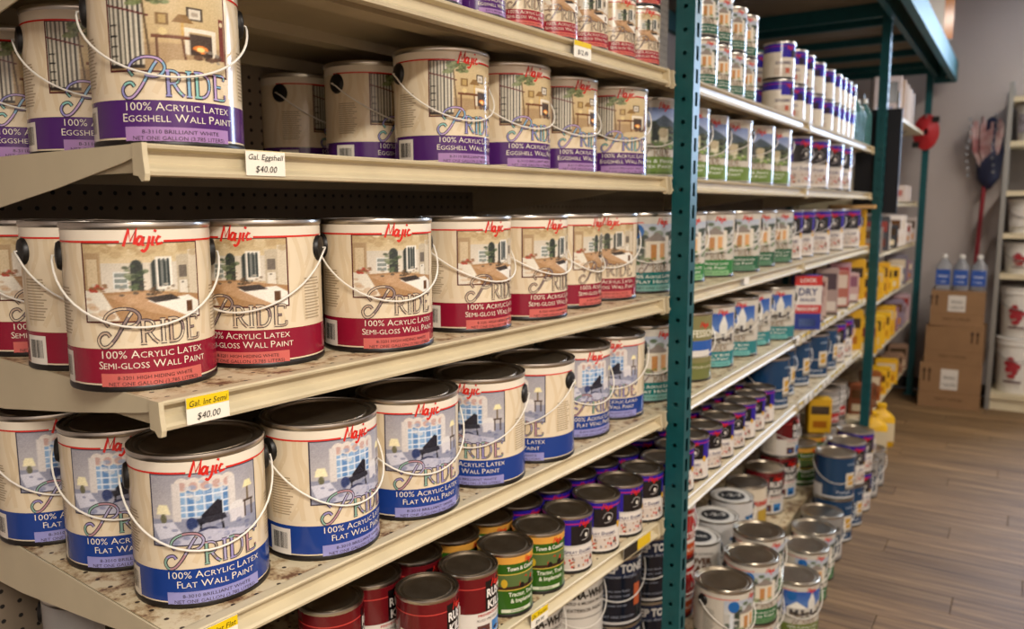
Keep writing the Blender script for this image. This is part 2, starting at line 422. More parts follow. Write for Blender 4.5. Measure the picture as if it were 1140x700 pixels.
def art_farm():
    a = Art(48, 64, bg='#8ea6c8'); a.vgrad(0, 0, 1, .42, '#7486b4', '#a4b0c8'); a.poly([(0, .42), (.2, .2), (.42, .36), (.62, .18), (1, .42), (1, .6), (0, .6)], '#46535f')
    a.rect(0, .46, 1, 1, '#5f6c4c'); a.spots(.0, .36, 1, .8, 44, .07, ['#232522', '#3d4238', '#56604a'])
    a.rect(.22, .48, .40, .86, '#ccc4ac'); a.rect(.55, .50, .72, .88, '#d8d0b4'); a.ell(.62, .60, .09, .12, '#b7a98a'); a.rect(.42, .40, .52, .80, '#3a3d3c')
    a.rect(.04, .6, .16, .9, '#8c927a'); a.spots(.1, .8, .9, 1, 26, .05, ['#8fae5a', '#cfcab2', '#5c7040'])
    return a.out()
def art_house():
    a = Art(48, 64, bg='#b9b7b0'); a.vgrad(0, 0, 1, .4, '#a9b3c4', '#c9c9c4'); a.spots(0, .1, 1, .9, 40, .08, ['#3c4a38', '#57664c', '#2c3630', '#7c8870'])
    a.poly([(.30, .42), (.52, .20), (.76, .42)], '#8a8078'); a.rect(.32, .42, .74, .90, '#d9cfba'); a.rect(.42, .50, .52, .88, '#b9824e'); a.rect(.58, .48, .68, .86, '#d6a06a')
    a.rect(.70, .3, .80, .9, '#e0d8c8'); a.rect(.12, .36, .2, .84, '#cfd4d8'); a.spots(0, .84, 1, 1, 24, .06, ['#3f5a34', '#6d8a4c', '#cfc9b8'])
    return a.out()
def art_church():
    a = Art(48, 64, bg='#2f56a0'); a.vgrad(0, 0, 1, .5, '#2d55a6', '#5c80ba'); a.poly([(.56, .38), (.66, .02), (.76, .38)], '#e4e2da')
    a.rect(.56, .36, .76, .9, '#dcdad2'); a.poly([(.06, .62), (.30, .36), (.58, .62)], '#ece9df'); a.rect(.08, .60, .60, .9, '#c9c4b8'); a.poly([(.74, .56), (.9, .4), (1, .56), (1, .9), (.74, .9)], '#bfb8aa')
    for x in (.16, .28, .40, .62, .84): a.rect(x, .64, x+.07, .86, '#3c3b42')
    a.spots(0, .74, 1, .92, 26, .05, ['#3b322c', '#5a4a3c', '#8a7f70', '#2a2622']); a.rect(0, .9, 1, 1, '#a7a294')
    return a.out()
ART = dict(fireplace=art_fireplace(), kitchen=art_kitchen(), piano=art_piano(), farm=art_farm(), house=art_house(), church=art_church())

RED = lin('#d0281e')
def brand(p, xc, z, h, col=RED, lift=0.0017):
    """the red brush-script word, drawn as strokes"""
    S = [[(0, -.05), (.20, .98), (.34, .22), (.62, 1.02), (.58, .05)], [(1.0, .48), (.82, .52), (.70, .22), (.82, .04), (.96, .20), (1.06, .52), (1.02, .06), (1.14, .06)],
         [(1.40, .55), (1.32, -.10), (1.14, -.36), (1.0, -.24)], [(1.62, .55), (1.56, .06), (1.68, .05)], [(1.64, .80), (1.70, .92)],
         [(2.02, .44), (1.90, .54), (1.78, .28), (1.86, .04), (2.16, .14)]]
    for st in S:
        st = [(xc+(x-1.06+.14*y)*h*.98, z+y*h) for x, y in st]
        p.brand.stroke(st, h*0.165, col, lift, smooth=len(st) != 5)
def holo(kind):
    pal = {'holo': ['#86bdb4', '#8f8cc0', '#b79cc6', '#7fa9c4', '#a9a0cc'], 'silver': ['#b39c86', '#c9b59a', '#8d7a74', '#cdbfa6'], 'blue': ['#968cba', '#86a898', '#b08890', '#a49ebc', '#958b80']}[kind]
    pal = [lin(c) for c in pal]
    return lambda k, o=0: pal[int((k*.85+o)*len(pal)) % len(pal)]
def wordmark(p, z, h, kind, xc=0.0, w=1.0):
    """large outlined word: swash initial and four serif capitals"""
    H = holo(kind); dk = lin('#3a3138')
    S = []
    k = h
    S.append(([(-1.42, .42), (-1.58, .60), (-1.86, .52), (-2.02, .22), (-1.86, -.10), (-1.52, -.06), (-1.14, .36), (-.80, .92), (-.52, 1.40), (-.36, 1.62)], .13))
    S.append(([(-1.46, .92), (-1.66, 1.22), (-1.44, 1.58), (-.92, 1.80), (-.30, 1.74), (-.02, 1.40), (-.18, 1.02), (-.58, .88), (-.92, .98)], .12))
    def serif(x, y, l=.14): S.append(([(x-l, y), (x+l, y)], .09))
    # R
    S.append(([(.10, .0), (.10, 1.0)], .16)); serif(.10, .02); S.append(([(.0, .98), (.34, .98), (.56, .86), (.58, .66), (.44, .52), (.12, .48)], .10)); S.append(([(.34, .50), (.56, .20), (.78, .02)], .13))
    # I
    S.append(([(1.02, 0), (1.02, 1.0)], .16)); serif(1.02, .02); serif(1.02, .98)
    # D
    S.append(([(1.40, 0), (1.40, 1.0)], .16)); S.append(([(1.28, .98), (1.66, .97), (1.98, .76), (2.0, .34), (1.74, .05), (1.28, .02)], .12))
    # E
    S.append(([(2.36, 0), (2.36, 1.0)], .16)); S.append(([(2.24, .98), (2.86, .98), (2.88, .80)], .09)); S.append(([(2.36, .52), (2.70, .52)], .09)); S.append(([(2.24, .02), (2.88, .02), (2.94, .24)], .09))
    for i, (st, wd) in enumerate(S):
        q = [(xc+(x-.42)*k*w, z+y*k*(1.22 if st[0][0] > -.1 else 1.0)) for x, y in st]
        p.word.stroke(q, wd*k*1.12+k*.055, dk, .0015); 
    for i, (st, wd) in enumerate(S):
        q = [(xc+(x-.42)*k*w, z+y*k*(1.22 if st[0][0] > -.1 else 1.0)) for x, y in st]
        p.word.stroke(q, wd*k*0.78, (lambda t, o=i*.13: H(t, o)), .0018)
CREAM, CREAM2 = lin('#dfcfb2'), lin('#d8c5a4')
def barcode(p, x0, x1, z0, z1, lift=.0011):
    p.rect(x0, x1, z0, z1, lin('#e4ddd0'), lift); g = random.Random(5); x = x0+(x1-x0)*.18
    while x < x1-(x1-x0)*.15:
        wd = g.choice((.0004, .0008, .0012)); p.rect(x, x+wd, z0+(z1-z0)*.22, z1-(z1-z0)*.15, lin('#2a2622'), lift+.0003); x += wd+g.choice((.0006, .001))
def info_lines(p, x0, x1, z0, z1, n, col, lift=.0011):
    g = random.Random(9)
    for i in range(n):
        z = z1-(z1-z0)*(i+.5)/n; p.rect(x0, x1-g.random()*.25*(x1-x0), z, z+(z1-z0)/n*.42, col, lift)
def wall_label(r, h, band, panel, art, lines, sub, kind, line_col=RED, ink='#efe6d2'):
    """house-paint label: cream wrap, coloured band, room picture, lettering"""
    D = r*math.pi/180; base, pic, let = Print(r), Print(r), Let(r)
    base.full(.008, h-.008, CREAM, .0005)
    g = random.Random(11)
    for i in range(16):                     # soft woven pattern in the cream paper
        x = (-100+i*13)*D; base.stroke([(x+g.uniform(-.01, .01), h*.30+j*h*.16) for j in range(5)], h*.035, CREAM2, .0006)
    zb = h*.262; base.full(.010, zb, lin(band), .0009); base.full(zb, zb+h*.006, lin('#e3d3b2'), .0010)
    zl = h*.885; base.full(zl, h-.008, lin('#e5dac6'), .0008)
    base.rect(-96*D, -15*D, zl, zl+h*.012, line_col, .0011); base.rect(17*D, 96*D, zl, zl+h*.012, line_col, .0011)
    base.rect(-36*D, 45*D, h*.022, h*.112, lin(panel), .0011)
    barcode(base, -93*D, -67*D, h*.04, h*.235)
    info_lines(base, -88*D, -62*D, h*.33, h*.62, 15, lin('#a8977c'))
    info_lines(base, 64*D, 88*D, h*.30, h*.60, 14, lin('#a8977c'))
    pic.rect(-46*D, 47*D, h*.415, h*.885, lin('#5a2c28' if kind != 'blue' else '#4a4652'), .0011)
    pic.raster(ART[art], -44.5*D, 45.5*D, h*.425, h*.878, .0014)
    brand(let, 1.5*D, h*.868, h*.098)
    wordmark(let, h*.285, h*.118, kind, xc=3*D)
    let.text(lines[0], 6*D, h*.203, h*.046, lin(ink), .0014, width=80*D, caps=True, bold=-.008)
    let.text(lines[1], 6*D, h*.140, h*.046, lin(ink), .0014, width=86*D if len(lines[1]) > 18 else 66*D, caps=True, bold=-.008)
    let.line().text(sub[0], 6*D, h*.074, h*.022, lin('#2c2222'), .0014, width=58*D)
    let.text(sub[1], 5*D, h*.038, h*.022, lin('#3a2c2c'), .0014, width=70*D)
    return base, pic, let
def outdoor_label(r, h, band, art, lines, badge=True, ground='#c9c2b4', panel=None):
    D = r*math.pi/180; base, pic, let = Print(r), Print(r), Let(r)
    base.full(.008, h-.008, lin(ground), .0005); zb = h*.27; base.full(.010, zb, lin(band), .0009)
    zl = h*.88; base.rect(-96*D, -16*D, zl, zl+h*.011, RED, .0011)
    barcode(base, -93*D, -67*D, h*.04, h*.235); info_lines(base, -88*D, -62*D, h*.33, h*.7, 16, lin('#8f8a7e'))
    if panel: base.rect(-36*D, 45*D, h*.03, h*.11, lin(panel), .0011)
    pic.raster(ART[art], -46*D, 56*D, h*.36, h*.87, .0012)
    if badge: pic.disc(-27*D, h*.78, .0165*r/.0825, .0165*r/.0825, lin('#1f62a8'), .0016)
    brand(let, 20*D, h*.86, h*.085)
    wordmark(let, h*.275, h*.085, 'silver', xc=5*D)
    let.text(lines[0], 5*D, h*.195, h*.042, lin('#dfe3d6'), .0014, width=76*D, caps=True, bold=.012)
    let.text(lines[1], 5*D, h*.130, h*.042, lin('#dfe3d6'), .0014, width=66*D, caps=True, bold=.012)
    let.line().text(lines[2], 5*D, h*.06, h*.024, lin('#20302a'), .0014, width=64*D)
    return base, pic, let
def purple_label(r, h, white='#ddd6cd', notch=False):
    D = r*math.pi/180; base, pic, let = Print(r), Print(r), Let(r)
    base.full(.005, h-.006, lin(white), .0005); base.full(h*.50, h-.006, lin('#2a1d92'), .0008)
    base.full(h*.865, h*.885, lin('#b52468'), .0010); base.full(h*.47, h*.50, lin('#c9c3bb'), .0010)
    base.rect(-95*D, -42*D, h*.03, h*.56, lin(white), .0011); info_lines(base, -88*D, -50*D, h*.1, h*.44, 9, lin('#9b948c'), .0014)
    pic.rect(-14*D, 52*D, h*.50, h*.84, lin('#1b191d'), .0012)
    pic.stroke([(8*D, h*.66), (18*D, h*.76), (34*D, h*.72), (28*D, h*.6), (12*D, h*.58)], h*.012, lin('#a9a4a0'), .0015)
    pic.disc(24*D, h*.66, h*.03, h*.04, lin('#d8d2c6'), .0017, 8)
    g = random.Random(4)
    pic.rect(-32*D, 50*D, h*.09, h*.30, lin('#cbbfb4'), .0010)
    for i in range(22):
        x = g.uniform(-30, 48)*D; z = g.uniform(h*.11, h*.28)
        pic.disc(x, z, h*.022*g.uniform(.6, 1.3), h*.03*g.uniform(.6, 1.2), lin(g.choice(['#c23a30', '#9a6a4c', '#5c2f2c', '#b98f70', '#3f3836', '#7d7a80'])), .0013, 7)
    pic.disc(56*D, h*.50, h*.045, h*.07, lin('#d9a62e'), .0016, 10)
    brand(let, 20*D, h*.835, h*.10)
    let.text('SPRAY ENAMEL', 8*D, h*.355, h*.065, lin('#4a4668'), .0013, width=74*D, caps=True, bold=.01)
    let.text('INTERIOR EXTERIOR', 8*D, h*.32, h*.022, lin('#6a2c2c'), .0013, width=66*D)
    return base, pic, let
def rust_label(r, h):
    D = r*math.pi/180; base, pic, let = Print(r), Print(r), Let(r)
    base.full(.005, h-.006, lin('#d8d2c8'), .0005); base.full(h*.43, h-.006, lin('#641218'), .0008); base.full(h*.79, h*.805, lin('#c4403a'), .0010)
    base.rect(-92*D, -48*D, h*.04, h*.56, lin('#d3cbbd'), .0011); info_lines(base, -88*D, -54*D, h*.10, h*.50, 12, lin('#948c80'), .0013)
    base.rect(2*D, 54*D, h*.44, h*.88, lin('#141113'), .0012)
    pic.rect(-16*D, 12*D, h*.08, h*.24, lin('#5b3a34'), .0012); pic.rect(18*D, 46*D, h*.08, h*.26, lin('#3a78b4'), .0012); pic.disc(-4*D, h*.15, h*.05, h*.04, lin('#2f5f9a'), .0015, 8); pic.disc(30*D, h*.14, h*.06, h*.03, lin('#1d2c4c'), .0015, 8)
    brand(let, 32*D, h*.79, h*.11, lift=.0018)
    let.text('RUST', 28*D, h*.64, h*.12, lin('#e8e2da'), .0016, width=46*D, bold=.03); let.text('KILL', 28*D, h*.47, h*.12, lin('#e8e2da'), .0016, width=42*D, bold=.03)
    let.text('PREVENTS RUST', 18*D, h*.375, h*.035, lin('#b02a26'), .0013, width=64*D, bold=.02); let.text('RUST PREVENTIVE', 16*D, h*.30, h*.035, lin('#5a5450'), .0013, width=64*D)
    return base, pic, let
def tractor_label(r, h):
    D = r*math.pi/180; base, pic, let = Print(r), Print(r), Let(r)
    base.full(.005, h-.006, lin('#2c5a16'), .0005); base.full(h*.84, h*.95, lin('#d59a40'), .0008); base.full(h*.425, h*.44, lin('#c9b04a'), .0010); base.full(h*.67, h*.685, lin('#c9b04a'), .0010)
    base.rect(-95*D, -55*D, h*.05, h*.38, lin('#d8d2c0'), .0010); base.rect(-30*D, 40*D, h*.08, h*.13, lin('#ccd0b8'), .0010)
    pic.rect(-60*D, 60*D, h*.44, h*.67, lin('#54693a'), .0009); pic.rect(-60*D, 60*D, h*.44, h*.49, lin('#3c2418'), .0011)
    pic.disc(-24*D, h*.54, h*.05, h*.07, lin('#c9a52c'), .0013, 8); pic.poly([(8*D, h*.48), (40*D, h*.49), (44*D, h*.60), (24*D, h*.63), (8*D, h*.54)], [(0, 1, 2, 3, 4)], lin('#b8261c'), .0013); pic.disc(14*D, h*.49, h*.04, h*.045, lin('#1c1816'), .0015, 9); pic.disc(38*D, h*.50, h*.05, h*.055, lin('#1c1816'), .0015, 9)
    brand(let, 34*D, h*.84, h*.09)
    let.text('Town & Country', 18*D, h*.735, h*.062, lin('#e6e4d4'), .0013, width=72*D, bold=.02)
    let.text('Tractor, Truck', 18*D, h*.33, h*.065, lin('#dfe4cc'), .0013, width=66*D, bold=.015); let.text('& Implement', 18*D, h*.23, h*.065, lin('#dfe4cc'), .0013, width=58*D, bold=.015)
    let.text('ENAMEL', 5*D, h*.09, h*.03, lin('#2a3a1c'), .0013, width=30*D)
    return base, pic, let
def simple_label(r, h, ground, bands=(), texts=(), rects=(), discs=(), arts=()):
    """bands (z0,z1,col); rects (deg0,deg1,z0,z1,col); texts (str,deg,z,h,col,widthdeg,bold) - z and h as fractions of the can height"""
    D = r*math.pi/180; base, pic, let = Print(r), Print(r), Let(r)
    base.full(.008, h-.008, lin(ground), .0005)
    for i, (a, b, c) in enumerate(bands): base.full(a*h, b*h, lin(c), .0008+i*.00015)
    for i, (x0, x1, a, b, c) in enumerate(rects): q = Print(r); q.rect(x0*D, x1*D, a*h, b*h, lin(c), .0018+i*.0002); pic.patches.append(q)
    for (n, x0, x1, a, b) in arts: pic.raster(ART[n], x0*D, x1*D, a*h, b*h, .0016)
    for (x, z, rr, c) in discs: pic.disc(x*D, z*h, rr, rr, lin(c), .0035)
    for (t, x, z, hh, c, wd, bo) in texts:
        if t == '@brand': brand(let, x*D, z*h, hh*h)
        else: let.line().text(t, x*D, z*h, hh*h, lin(c), .0042, width=wd*D, bold=bo)
    return base, pic, let

GR, GH, QR, QH = .0825, .194, .0522, .124
LAB = {}
def add(kind, size, fn, lid='lid', **kw): LAB[kind] = (size, fn, lid, kw)
W1 = '100% Acrylic Latex'
add('egg', 'g', lambda: wall_label(GR, GH, '#4b2268', '#a17cb0', 'fireplace', (W1, 'Eggshell Wall Paint'), ('8-3110 BRILLIANT WHITE', 'NET ONE GALLON (3.785 LITERS)'), 'holo'))
add('semi', 'g', lambda: wall_label(GR, GH, '#88152e', '#c6625a', 'kitchen', (W1, 'Semi-Gloss Wall Paint'), ('8-3201 HIGH HIDING WHITE', 'NET ONE GALLON (3.785 LITERS)'), 'silver'))
add('flat', 'g', lambda: wall_label(GR, GH, '#1d3c86', '#8f8ec4', 'piano', (W1, 'Flat Wall Paint'), ('8-3010 BRILLIANT WHITE', 'NET ONE GALLON (3.785 LITERS)'), 'blue'))
add('egg_q', 'q', lambda: wall_label(QR, QH, '#4b2268', '#a17cb0', 'fireplace', (W1, 'Eggshell Wall Paint'), ('8-3110 BRILLIANT WHITE', 'NET ONE QUART'), 'holo'))
add('semi_q', 'q', lambda: wall_label(QR, QH, '#96182c', '#d0685c', 'kitchen', (W1, 'Semi-Gloss Wall Paint'), ('8-3201 HIGH HIDING WHITE', 'NET ONE QUART'), 'silver'))
OH = ('100% Acrylic Latex', 'House Paint', 'NET ONE GALLON')
add('farm', 'g', lambda: outdoor_label(GR, GH, '#6c8640', 'farm', ('Barn & Fence', 'Latex Paint', 'NET ONE GALLON'), badge=False))
add('teal', 'g', lambda: outdoor_label(GR, GH, '#1c6a66', 'house', ('100% Acrylic Latex', 'Flat House', 'NET ONE GALLON'), panel='#6fa096'))
add('green', 'g', lambda: outdoor_label(GR, GH, '#2c7a3c', 'house', OH, panel='#7fb07c'))
add('dkgreen', 'g', lambda: outdoor_label(GR, GH, '#1d5a3a', 'house', OH, panel='#5f8a6c'))
add('church', 'g', lambda: outdoor_label(GR, GH, '#2a7c80', 'church', ('Latex', 'House Paint', 'NET ONE GALLON'), panel='#6cb0ac'))
add('green_q', 'q', lambda: outdoor_label(QR, QH, '#2c5f4c', 'house', OH, ground='#d8cebc'))
add('floorhouse', 'g', lambda: outdoor_label(GR, GH, '#2c6a3c', 'house', OH, panel='#5f8a5c'), 'lidbright')
add('floorchurch', 'g', lambda: outdoor_label(GR, GH, '#6f7a3c', 'church', OH, panel='#8a9258'), 'lidbright')
add('purple_q', 'q', lambda: purple_label(QR, QH), 'lid')
add('purplew_q', 'q', lambda: simple_label(QR, QH, '#e0d8c8', bands=((.58, .95, '#2f22a0'), (.87, .885, '#b0307c')), rects=((-95, -8, .56, .72, '#e0d8c8'), (30, 56, .58, .78, '#2a1c3c'), (-30, 40, .12, .30, '#cdbfae'), (8, 24, .16, .30, '#b85a44')), texts=(('@brand', 25, .80, .09, '', 0, 0), ('ENAMEL', 4, .40, .07, '#5a5470', 60, .01))))
add('purple', 'g', lambda: purple_label(GR, GH), 'lidbright')
add('rust_q', 'q', lambda: rust_label(QR, QH)); add('rust', 'g', lambda: rust_label(GR, GH), 'lidbright')
add('tractor_q', 'q', lambda: tractor_label(QR, QH)); add('tractor', 'g', lambda: tractor_label(GR, GH))
add('prof', 'g', lambda: simple_label(GR, GH, '#837e52', bands=((.01, .28, '#6f7440'),), rects=((-20, 45, .36, .60, '#2c5aa8'), (-12, 30, .36, .46, '#d8d4cc'), (-95, -60, .1, .6, '#9a966a')), texts=(('@brand', 15, .80, .08, '', 0, 0), ('PROFESSIONAL', 8, .66, .10, '#e4dfc4', 98, .03), ('EXTERIOR LATEX', 8, .2, .035, '#d8d4b4', 60, 0))))
add('deep', 'g', lambda: simple_label(GR, GH, '#16223c', bands=((.0, .07, '#c9c6c2'), (.07, .72, '#121723')), rects=((34, 50, .28, .60, '#b4542c'), (-95, -60, .12, .66, '#2a3140')),
    texts=(('DEEP TONE', 6, .80, .115, '#c8c6c0', 92, .04), ('Interior Acrylic', 6, .72, .045, '#9aa0ae', 64, 0), ('tint base satin finish', -6, .52, .03, '#9aa0ae', 56, 0), ('100% acrylic wall', -6, .45, .03, '#9aa0ae', 56, 0), ('and trim paint', -10, .38, .03, '#9aa0ae', 46, 0), ('one coat cover', -8, .31, .03, '#9aa0ae', 50, 0), ('NET ONE GALLON', 2, .14, .03, '#9aa0ae', 60, 0))))
add('perma', 'g', lambda: simple_label(GR, GH, '#cfc9be', bands=((.50, .515, '#7c7870'),), rects=((-22, 26, .14, .26, '#38322e'), (-90, -60, .1, .6, '#bdb6aa')),
    texts=(('PERMA-WHITE', 4, .78, .11, '#1d1a18', 98, .03), ('MOLD & MILDEW PROOF', 4, .70, .04, '#3a3632', 78, .01), ('EXTERIOR PAINT', 4, .60, .045, '#3a3632', 70, .01), ('SATIN', 2, .18, .05, '#d8d2c6', 34, .01))))
add('primer', 'g', lambda: simple_label(GR, GH, '#d6cfc4', bands=((.0, .10, '#7c1a16'), (.10, .30, '#b8502a'), (.30, .36, '#d6cfc4'), (.36, .50, '#9c1f1c'), (.80, .88, '#9c1f1c')), texts=(('BIN', 0, .53, .24, '#a82422', 62, .05), ('PRIMER SEALER', 0, .40, .06, '#e8e0d2', 78, .01), ('STAIN BLOCKER', 0, .17, .05, '#e8dcc6', 70, .01))), 'lidwhite')
add('cover', 'g', lambda: simple_label(GR, GH, '#cfc9bf', bands=((.0, .3, '#4a4440'), (.46, .48, '#6b4a32')), rects=((-50, 50, .08, .28, '#7a4a2c'),), texts=(('COVER', 0, .66, .11, '#5a3a26', 64, .04), ('STAIN', 0, .52, .11, '#5a3a26', 60, .04), ('INTERIOR EXTERIOR', 0, .82, .04, '#4a4440', 70, 0))), 'spot')
add('sealer', 'g', lambda: simple_label(GR, GH, '#c9c6c2', bands=((.0, .12, '#1f2c3c'),), rects=((25, 75, .45, .70, '#1f5a8c'), (-40, 10, .3, .5, '#9c9a98')), texts=(('1-2-3', 45, .50, .14, '#dfe0de', 44, .04), ('PRIMER', 40, .22, .08, '#1f2c3c', 50, .02))), 'spot')
add('creamcan', 'g', lambda: simple_label(GR, GH, '#d3c6b0', bands=((.0, .14, '#a8884c'),), rects=((20, 60, .2, .5, '#b8963c'),), texts=(('PRIMER', 30, .6, .1, '#c23a30', 60, .03),)), 'lid')
add('blue', 'g', lambda: simple_label(GR, GH, '#1b3f63', bands=((.0, .08, '#c9c9c6'),), rects=((22, 56, .24, .62, '#d6cfc0'), (28, 50, .34, .56, '#c79a3c'), (-92, -46, .02, .32, '#cfcdc8'), (22, 56, .24, .30, '#8a8478')),
    texts=(('@brand2', 0, 0, 0, '', 0, 0),)[:0]+(('Premium', 16, .16, .06, '#c9d2dc', 40, .01), ('latex paint', 18, .09, .035, '#9fb2c6', 34, 0), ('exterior', 40, .80, .06, '#9fb2c6', 30, .01))), 'lidbright')
add('greyred', 'g', lambda: simple_label(GR, GH, '#8d8884', bands=((.0, .08, '#5a5654'), (.6, .66, '#c9c4be')), rects=((0, 50, .12, .36, '#a82c30'),), texts=(('EPOXY', 10, .70, .10, '#e0dcd6', 60, .03), ('FLOOR', 24, .18, .08, '#e0dcd6', 40, .03))))
add('silver', 'g', lambda: simple_label(GR, GH, '#8f8c88', bands=((.1, .5, '#b9b6b0'),), rects=((-20, 40, .2, .6, '#46505c'),), texts=(('ENAMEL', 10, .7, .08, '#3c3a38', 54, .02),)), 'lidbright')
DESC = dict(egg='purple-banded eggshell wall paint can', semi='red-banded semi-gloss wall paint can', flat='blue-banded flat wall paint can', egg_q='small purple-banded paint can', semi_q='small red-banded paint can',
    farm='grass-green banded barn paint can', teal='teal-banded house paint can with blue dot', green='bright green-banded house paint can', dkgreen='dark green-banded house paint can', church='turquoise-banded paint can with white church',
    green_q='small green-banded paint can', floorhouse='silver-lidded green-banded paint can', floorchurch='silver-lidded olive-banded paint can', purple_q='small violet and white enamel can', purplew_q='small violet and cream enamel can',
    purple='large violet and white enamel can', rust_q='small dark red enamel can', rust='large dark red enamel can', tractor_q='small green tractor enamel can', tractor='large green tractor enamel can', prof='olive paint can',
    deep='navy paint can with grey lettering', perma='white paint can with black lettering', primer='white and red primer can', cover='white and brown stain-cover can', sealer='white primer can with black oval lid', creamcan='cream primer can with brown lid',
    blue='slate-blue paint can with white panel', greyred='grey paint can with red patch', silver='silver paint can')

_T = {}
def can_template(kind):
    if kind in _T: return _T[kind]
    size, fn, lid, _ = LAB[kind]; r, h = (GR, GH) if size == 'g' else (QR, QH); k = r/GR
    n = 44 if size == 'g' else 32
    d = {}
    b = MB().lathe([(r-.004, .004), (r-.003, 0), (r+.001, 0), (r+.0017, .002), (r+.0015, .006), (r, .0078), (r, h-.0078), (r+.0014, h-.006), (r+.0022, h-.003), (r+.0015, h), (r-.0008, h), (r-.0014, h-.005)], n, mfun=lambda j: 1 if j <= 4 else 0)
    d['body'] = b.mesh(kind+'_body', [MT['tin'], MT['dark']], True, 50)
    base, pic, let = fn()
    d['label'] = base.mesh(kind+'_label'); d['picture'] = pic.mesh(kind+'_picture'); d['patch'] = [q.mesh(kind+'_panel') for q in pic.patches]; d['let'] = [(nm, pr.mesh(kind+'_'+nm)) for nm, pr in let.prints() if pr.F]
    d['all'] = Print(r).join(base, pic, *pic.patches, *[pr for nm, pr in let.prints()]).mesh(kind+'_label_all')
    c = k
    prof = [(r-.0014, h-.006), (r-.0014, h-.0025), (r-.004*c, h-.0008), (r-.0075*c, h-.0012), (r-.0095*c, h-.006), (r-.013*c, h-.0065), (r-.015*c, h-.003), (r-.018*c, h-.0022), (r-.022*c, h-.0035), (r*.45, h-.0030), (.004, h-.0026)]
    lm = MT.get(lid, MT['lidwhite'])
    d['lid'] = MB().lathe(prof, n).mesh(kind+'_lid', lm, True, 40)
    if lid == 'spot':
        d['lid_mark'] = MB().lathe([(r*.62, h-.0030), (r*.60, h-.0018), (.004, h-.0018)], 28).mesh(kind+'_lid_mark', MT['ink'], True)
        L = MB(); V, F = text2d('1-2-3' if kind == 'sealer' else 'COVER', .02); s_ = r*.9/max(V[:, 0].max(), .1)
        L.add([((x*s_-r*.45)*0+(-(y*s_-.012)), x*s_-r*.45, h-.0012) for x, y in V], F); d['lid_text'] = L.mesh(kind+'_lid_text', MT['lidwhite'])
    if size == 'g':
        E = MB().lathe([(.0155, -.003), (.0155, .002), (.0135, .0052), (.007, .0068), (.001, .0072)], 18)
        for sg, nm in ((1, 'earR'), (-1, 'earL')):
            V = [(x, sg*(r+z), y*1.15+h*.80) for x, y, z in E.V]; F = E.F if sg < 0 else [f[::-1] for f in E.F]
            d[nm] = mesh(kind+nm, V, F, [MT['ear']], E.M, None, True, 40)
        for v, (drop, tw) in enumerate(((.080, 0), (.070, .10), (.060, -.12))):
            pts = [(0.0, -(r+.004), h*.80)]
            for i in range(27):
                a = R(-93+186*i/26); q = r+.0075
                pts.append((q*math.cos(a), q*1.03*math.sin(a), h*.80-drop*max(0, math.cos(a))**.92*(1+tw*math.sin(a))+.0))
            pts.append((0.0, (r+.004), h*.80))
            d['wire%d' % v] = MB().tube(pts, .0014, 6).mesh(kind+'_wire', MT['wire'], True, 80)
    _T[kind] = d; return d
USED = {}
def can(kind, x, y, z, off, label, group, full=True, handle=None):
    """off: how far the label's middle is turned to the viewer's right, degrees"""
    d = can_template(kind); size = LAB[kind][0]
    rz = math.atan2(CAM[1]-y, CAM[0]-x)+R(off)
    t = thing('paint_can' if size == 'g' else 'quart_paint_can', label, 'paint can', (x, y, z), rz, group)
    link('body', d['body'], t); 
    if full:
        l = link('label', d['label'], t)
        if d['picture']: link('picture', d['picture'], l)
        for me in d['patch']: link('printed_panel', me, l)
        for nm, me in d['let']: link(nm, me, l)
    else: link('label', d['all'], t)
    ld = link('lid', d['lid'], t)
    if 'lid_mark' in d: link('lid_mark', d['lid_mark'], ld); link('lid_lettering', d['lid_text'], ld)
    if size == 'g':
        link('ear', d['earR'], t); link('ear', d['earL'], t)
        if handle is None: handle = rng.choice((0, 0, 1, 2))
        if handle >= 0: link('bail_handle', d['wire%d' % handle], t)
    return t

